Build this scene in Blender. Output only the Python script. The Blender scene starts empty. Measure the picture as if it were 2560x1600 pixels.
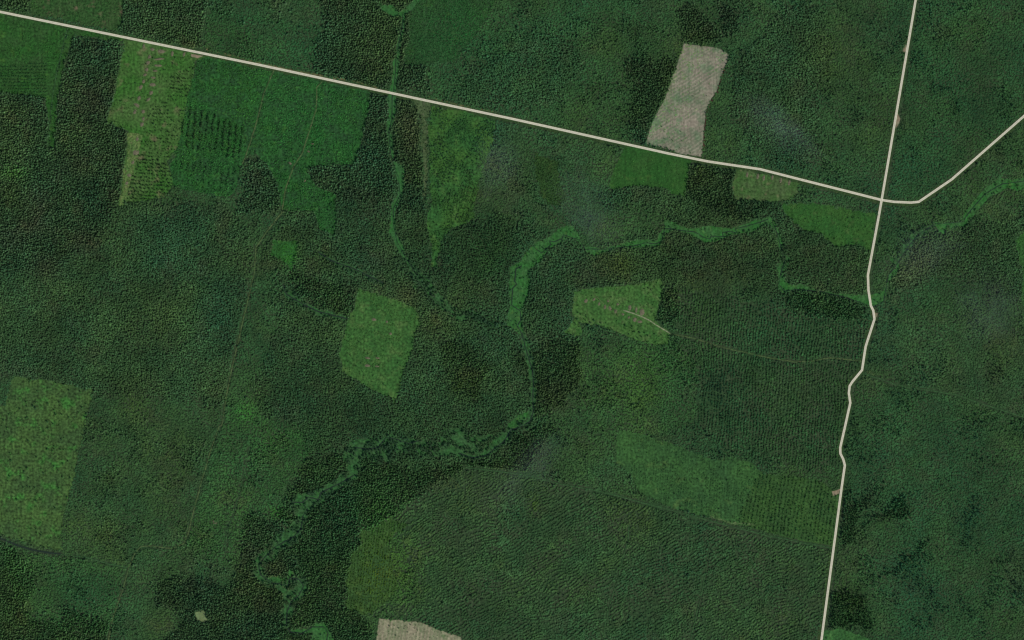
import bpy, bmesh, math, random
import numpy as np
from mathutils import Vector
from mathutils.geometry import delaunay_2d_cdt

# ------------------------------------------------------------------ camera, sky, sun
S = 1.5                      # metres on the ground for one pixel of the 2560 px wide aerial photograph
CAM_H = 12000.0
SUN_EL, SUN_AZ = 43.0, 131.0  # degrees; azimuth clockwise from north
scene = bpy.context.scene
cam_d = bpy.data.cameras.new('aerial_camera')
cam_d.sensor_width = 36.0
cam_d.lens = 36.0 * CAM_H / (2560 * S)
cam_d.clip_start = 10.0
cam_d.clip_end = 120000.0
cam = bpy.data.objects.new('aerial_camera', cam_d)
scene.collection.objects.link(cam)
cam.location = (0, 0, CAM_H)
scene.camera = cam

world = bpy.data.worlds.new('World')
scene.world = world
world.use_nodes = True
wn = world.node_tree
wn.nodes.clear()
wo = wn.nodes.new('ShaderNodeOutputWorld')
wb = wn.nodes.new('ShaderNodeBackground')
ws = wn.nodes.new('ShaderNodeTexSky')
ws.sky_type = 'NISHITA'
ws.sun_disc = False
ws.sun_elevation = math.radians(SUN_EL)
ws.sun_rotation = math.radians(SUN_AZ)
wb.inputs['Strength'].default_value = 0.1
wn.links.new(ws.outputs[0], wb.inputs[0])
wn.links.new(wb.outputs[0], wo.inputs[0])

sun_d = bpy.data.lights.new('sun', 'SUN')
sun_d.energy = 3.4
sun_d.angle = math.radians(0.53)
sun_d.color = (1.0, 0.95, 0.88)
sun = bpy.data.objects.new('sun', sun_d)
scene.collection.objects.link(sun)
az, el = math.radians(SUN_AZ), math.radians(SUN_EL)
sdir = Vector((math.sin(az) * math.cos(el), math.cos(az) * math.cos(el), math.sin(el)))
sun.rotation_euler = sdir.to_track_quat('Z', 'Y').to_euler()
sun.location = sdir * 3000

scene.view_settings.view_transform = 'Standard'
scene.view_settings.look = 'None'
scene.view_settings.gamma = 1.0
scene.view_settings.use_curve_mapping = False
scene.view_settings.exposure = 0.0
scene.cycles.max_bounces = 4
scene.cycles.diffuse_bounces = 2
scene.cycles.transparent_max_bounces = 8

# ------------------------------------------------------------------ helpers
rng = np.random.default_rng(7)
random.seed(7)
COL = scene.collection
KS = (0.86, 0.84, 0.84)       # light that reaches open level ground (per channel)
KT = (0.52, 0.51, 0.62)       # the same for a tree canopy with its own shade

def lin(c):
    c = c / 255.0
    return c / 12.92 if c <= 0.04045 else ((c + 0.055) / 1.055) ** 2.4

def gs(r, g, b):              # albedo of open ground that looks (r, g, b) in full sun
    return tuple(min(0.82, lin(v) / k) for v, k in zip((r, g, b), KS))

def gt(r, g, b):
    return np.array((.93, 1.0, .92)) * np.array([lin(v) / k for v, k in zip((r, g, b), KT)])

def V(*p):                    # coordinates read on the 2419 px wide view of the photograph
    return [(x * 2560 / 2419, y * 2560 / 2419) for x, y in p]

OX, OY = (0, 640, 1280, 1920), (0, 534, 1066)
def Z(c, r, *p):              # coordinates read on one of the twelve enlarged views
    return [(OX[c] + x / 2.83125, OY[r] + y / 2.83125) for x, y in p]

def W(x, y):                  # photograph pixel -> ground metres
    return ((x - 1280) * S, (800 - y) * S)

_nt = np.random.default_rng(99).random((64, 256, 256))
def vnoise(x, y, cell, seed):
    t = _nt[seed % 64]
    u, v = np.asarray(x) / cell + 31.7 * seed, np.asarray(y) / cell + 17.3 * seed
    iu, iv = np.floor(u).astype(int), np.floor(v).astype(int)
    fu, fv = u - iu, v - iv
    fu, fv = fu * fu * (3 - 2 * fu), fv * fv * (3 - 2 * fv)
    a = t[iu % 256, iv % 256]; b = t[(iu + 1) % 256, iv % 256]
    c = t[iu % 256, (iv + 1) % 256]; d = t[(iu + 1) % 256, (iv + 1) % 256]
    return (a * (1 - fu) + b * fu) * (1 - fv) + (c * (1 - fu) + d * fu) * fv

def fnoise(x, y, cell, seed):
    return 0.5 * vnoise(x, y, cell, seed) + 0.3 * vnoise(x, y, cell / 2.2, seed + 1) + 0.2 * vnoise(x, y, cell / 5, seed + 2)

def jag(poly, amp=1.6, step=3.5, seed=1):
    out = []
    n = len(poly)
    for i in range(n):
        (x0, y0), (x1, y1) = poly[i], poly[(i + 1) % n]
        L = math.hypot(x1 - x0, y1 - y0)
        k = max(1, int(L / step))
        for j in range(k):
            t = j / k
            out.append((x0 + (x1 - x0) * t, y0 + (y1 - y0) * t))
    P = np.array(out)
    nx = (fnoise(P[:, 0], P[:, 1], 14, seed) - 0.5) * 4 * amp
    ny = (fnoise(P[:, 0], P[:, 1], 14, seed + 5) - 0.5) * 4 * amp
    nx += (vnoise(P[:, 0], P[:, 1], 5, seed + 2) - .5) * 1.7 * amp
    ny += (vnoise(P[:, 0], P[:, 1], 5, seed + 8) - .5) * 1.7 * amp
    return np.stack([P[:, 0] + nx, P[:, 1] + ny], 1)

# raster of which area owns each pixel of ground
MG = 150
RW, RH = 2560 + 2 * MG, 1600 + 2 * MG
owner = np.zeros((RH, RW), np.int16)
AREA = {'default': 0}
OUT = {}

def inside(P, X, Y):
    res = np.zeros(X.shape, bool)
    x0, y0 = P[:, 0], P[:, 1]
    x1, y1 = np.roll(x0, -1), np.roll(y0, -1)
    for a, b, c, d in zip(x0, y0, x1, y1):
        if b == d:
            continue
        m = ((b > Y) != (d > Y)) & (X < (c - a) * (Y - b) / (d - b) + a)
        res ^= m
    return res

def paint(P, val):
    lo, hi = np.floor(P.min(0)).astype(int), np.ceil(P.max(0)).astype(int)
    xa, xb = max(lo[0] + MG, 0), min(hi[0] + MG + 1, RW)
    ya, yb = max(lo[1] + MG, 0), min(hi[1] + MG + 1, RH)
    if xa >= xb or ya >= yb:
        return
    Y, X = np.mgrid[ya:yb, xa:xb]
    m = inside(P, X - MG + 0.5, Y - MG + 0.5)
    owner[ya:yb, xa:xb][m] = val

def area(key, *polys, amp=2.4):
    AREA.setdefault(key, len(AREA))
    for q, p in enumerate(polys):
        P = jag(p, amp, seed=(AREA[key] * 3 + q) % 50)
        OUT.setdefault(key, []).append(P)
        paint(P, AREA[key])

def clear_line(pts, half, shift=(0, 0), val=-1):
    for (x0, y0), (x1, y1) in zip(pts[:-1], pts[1:]):
        x0, x1, y0, y1 = x0 + shift[0], x1 + shift[0], y0 + shift[1], y1 + shift[1]
        xa, xb = int(max(min(x0, x1) - half + MG, 0)), int(min(max(x0, x1) + half + MG + 1, RW))
        ya, yb = int(max(min(y0, y1) - half + MG, 0)), int(min(max(y0, y1) + half + MG + 1, RH))
        if xa >= xb or ya >= yb:
            continue
        Y, X = np.mgrid[ya:yb, xa:xb]
        X, Y = X - MG + 0.5, Y - MG + 0.5
        dx, dy = x1 - x0, y1 - y0
        t = np.clip(((X - x0) * dx + (Y - y0) * dy) / (dx * dx + dy * dy + 1e-9), 0, 1)
        d = np.hypot(X - x0 - t * dx, Y - y0 - t * dy)
        owner[ya:yb, xa:xb][d < half] = val

def tag(o, label=None, cat=None, group=None, kind=None):
    if label: o['label'] = label
    if cat: o['category'] = cat
    if group: o['group'] = group
    if kind: o['kind'] = kind
    return o

def link(name, me, mat=None, parent=None):
    o = bpy.data.objects.new(name, me)
    COL.objects.link(o)
    if mat is not None:
        me.materials.append(mat)
    if parent is not None:
        o.parent = parent
    return o

# ------------------------------------------------------------------ materials
def new_mat(name):
    m = bpy.data.materials.new(name)
    m.use_nodes = True
    nt = m.node_tree
    b = nt.nodes['Principled BSDF']
    b.inputs['Roughness'].default_value = 0.9
    b.inputs['Specular IOR Level'].default_value = 0.15
    return m, nt, b

def rgb(nt, c):
    n = nt.nodes.new('ShaderNodeRGB')
    n.outputs[0].default_value = (*c, 1)
    return n.outputs[0]

def mixc(nt, f, a, b, mode='MIX'):
    n = nt.nodes.new('ShaderNodeMix')
    n.data_type = 'RGBA'
    n.blend_type = mode
    for s, v in ((n.inputs[0], f), (n.inputs[6], a), (n.inputs[7], b)):
        if hasattr(v, 'links'):
            nt.links.new(v, s)
        elif isinstance(v, (int, float)):
            s.default_value = v
        else:
            s.default_value = (*v, 1)
    return n.outputs[2]

def noise_fac(nt, vec, size, lo, hi, detail=3.0, off=0.0):
    mp = nt.nodes.new('ShaderNodeMapping')
    mp.inputs['Location'].default_value = (off * 913.1, off * 417.7, 0)
    nt.links.new(vec, mp.inputs[0])
    n = nt.nodes.new('ShaderNodeTexNoise')
    n.inputs['Scale'].default_value = 1.0 / size
    n.inputs['Detail'].default_value = detail
    nt.links.new(mp.outputs[0], n.inputs['Vector'])
    r = nt.nodes.new('ShaderNodeMapRange')
    r.inputs[1].default_value, r.inputs[2].default_value = lo, hi
    nt.links.new(n.outputs['Fac'], r.inputs[0])
    return r.outputs[0]

def ground_mat(name, base, second, third, big=70.0, fine=9.0, third_at=(0.58, 0.72), rows=None, contrast=0.35, off=0.0, streak=12):
    """grass or soil: two base tones in big patches, a third in smaller patches, fine mottling, optional furrows"""
    m, nt, b = new_mat(name)
    tc = nt.nodes.new('ShaderNodeTexCoord').outputs['Object']
    c = mixc(nt, noise_fac(nt, tc, big, 0.38, 0.62, 4, off), base, second)
    c = mixc(nt, noise_fac(nt, tc, big * 0.5, *third_at, 4, off + 1), c, third)
    d = noise_fac(nt, tc, fine, 0.3, 0.7, 5, off + 2)
    contrast = contrast * 1.45
    g = nt.nodes.new('ShaderNodeMapRange')
    g.inputs[3].default_value, g.inputs[4].default_value = max(.15, 1 - contrast), 1 + contrast
    nt.links.new(d, g.inputs[0])
    c = mixc(nt, 1.0, c, g.outputs[0], 'MULTIPLY')
    st = nt.nodes.new('ShaderNodeMapping')
    st.inputs['Rotation'].default_value = (0, 0, math.radians(streak))
    st.inputs['Scale'].default_value = (1 / 7.0, 1 / 60.0, 1)
    nt.links.new(tc, st.inputs[0])
    sf = noise_fac(nt, st.outputs[0], 1.0, 0.3, 0.7, 2, off + 6)
    sg = nt.nodes.new('ShaderNodeMapRange')
    sg.inputs[3].default_value, sg.inputs[4].default_value = 0.8, 1.2
    nt.links.new(sf, sg.inputs[0])
    c = mixc(nt, 1.0, c, sg.outputs[0], 'MULTIPLY')
    if rows:
        ang, sp, amt, rc = rows
        mp = nt.nodes.new('ShaderNodeMapping')
        mp.inputs['Rotation'].default_value = (0, 0, math.radians(ang))
        nt.links.new(tc, mp.inputs[0])
        w = nt.nodes.new('ShaderNodeTexWave')
        w.inputs['Scale'].default_value = 0.314 / sp
        w.inputs['Distortion'].default_value = 3.0
        w.inputs['Detail'].default_value = 2.0
        w.inputs['Detail Scale'].default_value = 0.6
        nt.links.new(mp.outputs[0], w.inputs['Vector'])
        mul = nt.nodes.new('ShaderNodeMath'); mul.operation = 'MULTIPLY'
        nt.links.new(w.outputs['Fac'], mul.inputs[0])
        pn = noise_fac(nt, tc, 60, 0.35, 0.6, 2, off + 4)
        m2 = nt.nodes.new('ShaderNodeMath'); m2.operation = 'MULTIPLY'
        m2.inputs[1].default_value = amt
        nt.links.new(pn, m2.inputs[0]); nt.links.new(m2.outputs[0], mul.inputs[1])
        c = mixc(nt, mul.outputs[0], c, rc)
    nt.links.new(c, b.inputs['Base Color'])
    bp = nt.nodes.new('ShaderNodeBump')
    bp.inputs['Strength'].default_value = 0.5
    bp.inputs['Distance'].default_value = 1.0
    nt.links.new(d, bp.inputs['Height'])
    nt.links.new(bp.outputs[0], b.inputs['Normal'])
    return m

def plain_mat(name, c, var=0.2, size=3.0, rough=0.9):
    m, nt, b = new_mat(name)
    tc = nt.nodes.new('ShaderNodeTexCoord').outputs['Object']
    f = noise_fac(nt, tc, size, 0.3, 0.7)
    a = tuple(v * (1 - var) for v in c); d = tuple(min(0.85, v * (1 + var)) for v in c)
    nt.links.new(mixc(nt, f, a, d), b.inputs['Base Color'])
    b.inputs['Roughness'].default_value = rough
    return m

def foliage_mat(name, fixed=None):
    """colour per plant (instancer attribute 'tint', or fixed) times the mesh's own light and dark clumps ('vary')"""
    m, nt, b = new_mat(name)
    at = nt.nodes.new('ShaderNodeAttribute')
    at.attribute_name = 'vary'
    if fixed is None:
        ti = nt.nodes.new('ShaderNodeAttribute')
        ti.attribute_type = 'INSTANCER'
        ti.attribute_name = 'tint'
        src = ti.outputs['Color']
    else:
        src = rgb(nt, fixed)
    nt.links.new(mixc(nt, 1.0, src, at.outputs['Color'], 'MULTIPLY'), b.inputs['Base Color'])
    b.inputs['Roughness'].default_value = 0.75
    return m

M_FOL = foliage_mat('foliage')
M_BARK = plain_mat('bark', (0.07, 0.05, 0.035), 0.3, 0.5)

# ------------------------------------------------------------------ plant meshes
def vary_attr(me, vals):
    a = me.color_attributes.new('vary', 'FLOAT_COLOR', 'POINT')
    v = np.ones((len(me.vertices), 4), np.float32)
    v[:, :3] = np.asarray(vals, np.float32)[:, None]
    a.data.foreach_set('color', v.ravel())

class MB:
    def __init__(self): self.v, self.f, self.c = [], [], []
    def add(self, vs, fs, cs):
        o = len(self.v)
        self.v += [tuple(p) for p in vs]; self.f += [tuple(i + o for i in q) for q in fs]
        self.c += list(cs) if hasattr(cs, '__len__') else [cs] * len(vs)
    def mesh(self, name, mat):
        me = bpy.data.meshes.new(name)
        me.from_pydata(self.v, [], self.f)
        vary_attr(me, self.c)
        if mat: me.materials.append(mat)
        return me

def ico(sub):
    bm = bmesh.new()
    bmesh.ops.create_icosphere(bm, subdivisions=sub, radius=1)
    v = np.array([p.co[:] for p in bm.verts]); f = [[w.index for w in q.verts] for q in bm.faces]
    bm.free()
    return v, f
ICO1, ICO2 = ico(1), ico(2)

def lump(mb, rnd, c, r, rz, base=ICO1, rough=0.28, tone=1.0):
    v, f = base
    k = 1 + rnd.uniform(-rough, rough, len(v))
    P = v * k[:, None] * np.array([r, r, rz]) + np.array(c)
    mb.add(P, f, np.clip(tone * (1 + rnd.uniform(-0.13, 0.13, len(v))), 0.4, 1.6))

def taper(mb, p0, p1, r0, r1, n=6, tone=0.6):
    p0, p1 = np.array(p0, float), np.array(p1, float)
    d = p1 - p0; d /= np.linalg.norm(d)
    a = np.cross(d, (0, 0, 1) if abs(d[2]) < 0.9 else (1, 0, 0)); a /= np.linalg.norm(a); b = np.cross(d, a)
    vs = []
    for p, r in ((p0, r0), (p1, r1)):
        for i in range(n):
            t = 2 * math.pi * i / n
            vs.append(p + r * (a * math.cos(t) + b * math.sin(t)))
    fs = [(i, (i + 1) % n, n + (i + 1) % n, n + i) for i in range(n)] + [tuple(range(n, 2 * n))]
    mb.add(vs, fs, tone)

def conifer_crown(rnd, tiers, pts, z0=0.12):
    mb = MB()
    for t in range(tiers):
        a = t / tiers
        zl = z0 + (1 - z0) * a * 0.93
        zt = min(1.0, zl + (1 - z0) * (1.75 / tiers))
        R = (1 - a) ** 0.85 * rnd.uniform(0.88, 1.1)
        ph = rnd.uniform(0, 6.28)
        vs = [(rnd.uniform(-.03, .03), rnd.uniform(-.03, .03), zt)]
        for i in range(pts * 2):
            q = ph + math.pi * i / pts
            r = R * (rnd.uniform(0.85, 1.12) if i % 2 == 0 else rnd.uniform(0.45, 0.62))
            vs.append((r * math.cos(q), r * math.sin(q), zl + (0 if i % 2 == 0 else 0.04) + rnd.uniform(-.015, .015)))
        n = pts * 2
        fs = [(0, 1 + i, 1 + (i + 1) % n) for i in range(n)]
        tone = rnd.uniform(0.85, 1.12)
        mb.add(vs, fs, [tone * 1.05] + [tone * rnd.uniform(0.8, 1.15) for _ in range(n)])
    return mb

def broad_crown(rnd, n, leaves=0):
    mb = MB()
    lump(mb, rnd, (0, 0, 0.6), 0.62, 0.3, ICO1, 0.25, 0.95)
    for i in range(n):
        q = rnd.uniform(0, 6.28); r = 0.62 * math.sqrt(rnd.uniform(0.1, 1)); z = 0.5 + 0.36 * rnd.uniform(0, 1) * (1.15 - r)
        lump(mb, rnd, (r * math.cos(q), r * math.sin(q), z), rnd.uniform(0.26, 0.42), rnd.uniform(0.1, 0.16), ICO1, 0.3, rnd.uniform(0.8, 1.25))
    for i in range(leaves):
        d = rnd.normal(size=3); d /= np.linalg.norm(d)
        c = np.array([0, 0, 0.62]) + d * np.array([0.95, 0.95, 0.36]) * rnd.uniform(0.75, 1.05)
        u = rnd.normal(size=3) * np.array([.09, .09, .03]); w = rnd.normal(size=3) * np.array([.09, .09, .03])
        mb.add([c - u, c + w, c + u, c - w], [(0, 1, 2, 3)], rnd.uniform(0.8, 1.3))
    return mb

def proto_collection(name, meshes):
    c = bpy.data.collections.new(name)
    for i, me in enumerate(meshes):
        c.objects.link(bpy.data.objects.new('%s_%02d' % (name, i), me))
    return c

pr = np.random.default_rng(3)
def clump_mesh(i):
    mb = MB()
    for k in range(5):
        q = 2 * math.pi * (k + pr.uniform(-.3, .3)) / 4
        r = 0 if k == 4 else pr.uniform(0.36, 0.58)
        h = pr.uniform(0.62, 1.0)
        lump(mb, pr, (r * math.cos(q), r * math.sin(q), h * 0.62), pr.uniform(0.34, 0.44), h * 0.38, ICO1, 0.2, pr.uniform(0.9, 1.1))
    return mb.mesh('thicket_clump', M_FOL)
def shrub_mesh(i):
    mb = MB()
    for k in range(3):
        q = pr.uniform(0, 6.28); r = pr.uniform(0.1, 0.45)
        lump(mb, pr, (r * math.cos(q), r * math.sin(q), 0.45), pr.uniform(0.4, 0.62), pr.uniform(0.4, 0.55), ICO1, 0.3, pr.uniform(0.85, 1.2))
    return mb.mesh('shrub_crown', M_FOL)
PROTO = {
    'conifer': proto_collection('conifer_kinds', [conifer_crown(pr, 4, 6).mesh('conifer_crown', M_FOL) for i in range(5)]),
    'broad': proto_collection('broadleaf_kinds', [broad_crown(pr, 6).mesh('broadleaf_crown', M_FOL) for i in range(5)]),
    'clump': proto_collection('thicket_kinds', [clump_mesh(i) for i in range(6)]),
    'shrub': proto_collection('shrub_kinds', [shrub_mesh(i) for i in range(5)]),
}

def make_group(kind):
    g = bpy.data.node_groups.new('scatter_' + kind, 'GeometryNodeTree')
    g.interface.new_socket('Geometry', in_out='INPUT', socket_type='NodeSocketGeometry')
    g.interface.new_socket('Geometry', in_out='OUTPUT', socket_type='NodeSocketGeometry')
    N = g.nodes
    gi, go = N.new('NodeGroupInput'), N.new('NodeGroupOutput')
    ci = N.new('GeometryNodeCollectionInfo')
    ci.inputs['Collection'].default_value = PROTO[kind]
    ci.inputs['Separate Children'].default_value = True
    ci.inputs['Reset Children'].default_value = True
    ip = N.new('GeometryNodeInstanceOnPoints')
    ip.inputs['Pick Instance'].default_value = True
    def attr(nm, ty):
        a = N.new('GeometryNodeInputNamedAttribute')
        a.data_type = ty
        a.inputs['Name'].default_value = nm
        return a.outputs[0]
    g.links.new(gi.outputs[0], ip.inputs['Points'])
    g.links.new(ci.outputs[0], ip.inputs['Instance'])
    g.links.new(attr('pick', 'INT'), ip.inputs['Instance Index'])
    g.links.new(attr('turn', 'FLOAT_VECTOR'), ip.inputs['Rotation'])
    g.links.new(attr('size', 'FLOAT_VECTOR'), ip.inputs['Scale'])
    g.links.new(ip.outputs[0], go.inputs[0])
    return g
GROUPS = {k: make_group(k) for k in PROTO}
NPICK = {k: len(c.objects) for k, c in PROTO.items()}

# tints that stay with the plants themselves: (centre px, radii px, colour multiplier)
BLOBS = []
def blob(pts, rx, ry, mul, amt=1.0):
    for x, y in pts:
        BLOBS.append((x, y, rx, ry, np.array(mul), amt))

def tint_field(x, y):
    """regional colour of the canopy: olive, blue-green and brownish stands (pixel coordinates)"""
    m = np.ones((len(x), 3))
    a = fnoise(x, y, 170, 11) - 0.5
    b = fnoise(x, y, 75, 21) - 0.5
    c = fnoise(x, y, 45, 31)
    d = fnoise(x, y, 28, 41) - 0.5
    m[:, 0] *= 1 + 0.55 * a + 0.35 * b
    m[:, 2] *= 1 - 0.35 * a - 0.3 * b
    e = fnoise(x, y, 110, 51) - 0.5
    m *= (1 + 0.55 * d + 0.3 * b + 0.55 * e)[:, None]
    br = 0.5 * np.clip((c - 0.6) / 0.14, 0, 1)
    m[:, 0] *= 1 + 0.38 * br; m[:, 1] *= 1 - 0.14 * br; m[:, 2] *= 1 + 0.06 * br
    for bx, by, rx, ry, mul, amt in BLOBS:
        e = ((x - bx) / rx) ** 2 + ((y - by) / ry) ** 2
        w = (np.exp(-e * 1.2) * amt)[:, None]
        m *= 1 + (mul - 1) * w
    for P, mul in PLOTS:
        ok = np.flatnonzero((x > P[:, 0].min()) & (x < P[:, 0].max()) & (y > P[:, 1].min()) & (y < P[:, 1].max()))
        if len(ok):
            ok = ok[inside(P, x[ok], y[ok])]
            m[ok] *= mul
    return m

PLOTS = []
def plot(poly, mul):
    P = jag(poly, 2.5, seed=len(PLOTS) + 7)
    PLOTS.append((P, np.array(mul)))
TOTAL = [0]
LINE = [None]
def plants(name, label, kind, keys, sp, radius, height, color, along=None, ang=0.0, jitter=0.45, prob=1.0,
           gaps=None, var=0.18, box=None, poly=None, seed=1, curve=0.0, shrink=None):
    """one mass of plants: kind of plant on a jittered grid (sp m across rows, along m in the row) wherever the area raster allows"""
    r = np.random.default_rng(seed + 100)
    along = along or sp
    if isinstance(keys, str): keys = (keys,)
    ids = [AREA[k] for k in keys]
    if box is None:
        if 'default' in keys or LINE[0] is not None:
            lo, hi = np.array([-MG, -MG]), np.array([2560 + MG, 1600 + MG])
        else:
            pts = np.concatenate([p for k in keys for p in OUT[k]])
            lo, hi = pts.min(0), pts.max(0)
    else:
        lo, hi = np.array(box[0]), np.array(box[1])
    if poly is not None:
        PP = np.array(poly); lo, hi = np.maximum(lo, PP.min(0)), np.minimum(hi, PP.max(0))
    lo, hi = np.maximum(lo, -MG + 1), np.minimum(hi, (2560 + MG - 2, 1600 + MG - 2))
    cx, cy = (lo + hi) / 2
    hd = math.hypot(*(hi - lo)) / 2
    ca, sa = math.cos(math.radians(ang)), math.sin(math.radians(ang))
    if ang == 0:
        if LINE[0] is not None: sp = along = 900.0
        U = np.arange(-(hi[0] - lo[0]) / 2, (hi[0] - lo[0]) / 2, sp / S)
        T = np.arange(-(hi[1] - lo[1]) / 2, (hi[1] - lo[1]) / 2, along / S)
    else:
        U = np.arange(-hd, hd, sp / S); T = np.arange(-hd, hd, along / S)
    u, t = np.meshgrid(U, T); u, t = u.ravel(), t.ravel()
    if LINE[0] is not None:
        u, t = np.zeros(0), np.zeros(0)
    u = u + r.uniform(-1, 1, len(u)) * jitter * sp / S
    t = t + r.uniform(-1, 1, len(t)) * 0.5 * along / S
    x, y = cx + ca * u - sa * t, cy + sa * u + ca * t
    if curve:
        x = x + (fnoise(x, y, 60, seed + 7) - 0.5) * curve
        y = y + (fnoise(x, y, 60, seed + 9) - 0.5) * curve
    if LINE[0] is not None:
        x, y = LINE[0]
    ok = (x > lo[0]) & (x < hi[0]) & (y > lo[1]) & (y < hi[1])
    x, y = x[ok], y[ok]
    def who(px, py):
        return owner[np.clip((py + MG).astype(int), 0, RH - 1), np.clip((px + MG).astype(int), 0, RW - 1)]
    q = 1.7 if set(ids) <= set(WOODS) else 0.9
    q = 0.01 if LINE[0] is not None else q
    o = who(x + r.normal(0, q, len(x)), y + r.normal(0, q, len(y)))
    # stands of trees merge into one another over some metres; edges of clearings stay where they are
    o2 = who(x + (fnoise(x, y, 30, 3) - .5) * 34 + r.normal(0, 4.5, len(x)), y + (fnoise(x, y, 30, 9) - .5) * 34 + r.normal(0, 4.5, len(y)))
    wood = np.isin(o, WOODS) & np.isin(o2, WOODS)
    o = np.where(wood, o2, o)
    ok = np.isin(o, ids) & (who(x, y) != -2) & (r.random(len(x)) < prob)
    if gaps:
        th, cell, soft = gaps
        n = fnoise(x, y, cell, seed + 13)
        ok &= r.random(len(x)) < np.clip((n - th) / soft + 0.5, 0, 1)
    x, y = x[ok], y[ok]
    if poly is not None:
        k = inside(PP, x, y); x, y = x[k], y[k]
    n = len(x)
    if n == 0:
        return None
    TOTAL[0] += n
    co = np.zeros((n, 3), np.float32)
    co[:, 0] = (x - 1280) * S; co[:, 1] = (800 - y) * S
    me = bpy.data.meshes.new(name)
    me.vertices.add(n)
    me.vertices.foreach_set('co', co.ravel())
    hv = 1 + r.normal(0, height[1], n)
    hv = np.clip(hv * (0.84 + 0.32 * fnoise(x, y, 22, seed + 17)), 0.4, 1.7)
    rv = np.clip(1 + r.normal(0, 0.16, n), 0.6, 1.5) * np.sqrt(hv)
    sz = np.stack([radius * rv, radius * rv * r.uniform(0.88, 1.13, n), height[0] * hv], 1)
    tint = np.asarray(color)[None, :] * tint_field(x, y) * np.clip(1 + r.normal(0, var, n), 0.45, 1.8)[:, None]
    tint *= 1 + r.normal(0, 0.03, (n, 3))
    t4 = np.ones((n, 4), np.float32); t4[:, :3] = np.clip(tint, 0.004, 0.4)
    a = me.attributes.new('size', 'FLOAT_VECTOR', 'POINT'); a.data.foreach_set('vector', sz.astype(np.float32).ravel())
    rot = np.zeros((n, 3), np.float32); rot[:, 2] = r.uniform(0, 6.283, n)
    a = me.attributes.new('turn', 'FLOAT_VECTOR', 'POINT'); a.data.foreach_set('vector', rot.ravel())
    a = me.attributes.new('pick', 'INT', 'POINT'); a.data.foreach_set('value', r.integers(0, NPICK[kind], n).astype(np.int32))
    a = me.attributes.new('tint', 'FLOAT_COLOR', 'POINT'); a.data.foreach_set('color', t4.ravel())
    ob = link(name, me)
    md = ob.modifiers.new('scatter', 'NODES')
    md.node_group = GROUPS[kind]
    tag(ob, label, kind='stuff')
    return ob

def sheet(name, P, z, mat, label=None, parent=None):
    """level sheet with the outline P (pixels), laid at height z"""
    me = bpy.data.meshes.new(name)
    pts = [Vector(W(x, y)) for x, y in P]
    n = len(pts)
    ov, oe, of = delaunay_2d_cdt(pts, [(i, (i + 1) % n) for i in range(n)], [], 1, 1e-4)[:3]
    me.from_pydata([(v.x, v.y, z) for v in ov], [], [tuple(f) for f in of])
    if me.polygons and me.polygons[0].normal.z < 0:
        me.flip_normals()
    o = link(name, me, mat, parent)
    if parent is None: tag(o, label, kind='structure')
    return o

def dense(pts, step=6.0, wob=0.0, seed=3):
    out = [pts[0]]
    for (x0, y0), (x1, y1) in zip(pts[:-1], pts[1:]):
        k = max(1, int(math.hypot(x1 - x0, y1 - y0) / step))
        for j in range(1, k + 1):
            out.append((x0 + (x1 - x0) * j / k, y0 + (y1 - y0) * j / k))
    P = np.array(out)
    if wob:
        P[:, 0] += (fnoise(P[:, 0], P[:, 1], 22, seed) - 0.5) * 4 * wob
        P[:, 1] += (fnoise(P[:, 0], P[:, 1], 22, seed + 6) - 0.5) * 4 * wob
    return P

def ribbon(name, P, a, b, z, mat, label=None, parent=None, vary=0.0, seed=5, thick=0.0, kind='structure'):
    """strip along the line P (pixels) between the sideways offsets a and b (metres)"""
    Q = np.array([W(x, y) for x, y in P])
    d = np.gradient(Q, axis=0)
    d /= np.linalg.norm(d, axis=1)[:, None] + 1e-9
    nrm = np.stack([-d[:, 1], d[:, 0]], 1)
    k = 1 + (vnoise(P[:, 0], P[:, 1], 9, seed) - 0.5) * 2 * vary if vary else np.ones(len(P))
    L, R = Q + nrm * (b * k)[:, None], Q + nrm * (a * k)[:, None]
    n = len(P)
    vs = [(*p, z) for p in L] + [(*p, z) for p in R]
    fs = [(i, n + i, n + i + 1, i + 1) for i in range(n - 1)]
    if thick:
        vs += [(*p, z - thick) for p in L] + [(*p, z - thick) for p in R]
        fs += [(i + 1, 2 * n + i + 1, 2 * n + i, i) for i in range(n - 1)] + [(n + i, 3 * n + i, 3 * n + i + 1, n + i + 1) for i in range(n - 1)]
    me = bpy.data.meshes.new(name)
    me.from_pydata(vs, [], fs)
    o = link(name, me, mat, parent)
    if parent is None: tag(o, label, kind=kind)
    return o

# ------------------------------------------------------------------ lines on the map
ROAD_A = [(-160, -4)] + [(0, 29.5), (640, 160.5), (1280, 297), (1668, 383), (1769, 403.5), (1900, 423), (2010, 451), (2204, 500), (2234, 504.5), (2277, 506.5), (2297, 504.5), (2379, 448.6), (2560, 290)] + [(2720, 150)]
ROAD_B = [(2322, -140), (2289, 0)] + [(2204, 500), (2198, 534), (2169.7, 687.7), (2171, 725), (2177, 764), (2183, 776), (2186, 798), (2164, 866), (2155, 925), (2131, 954), (2124, 965), (2122, 983), (2125.6, 1007), (2112.5, 1066), (2100.5, 1119), (2101, 1134), (2108, 1148), (2112, 1163), (2103.7, 1221), (2053.5, 1600), (2034, 1750)]

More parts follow.
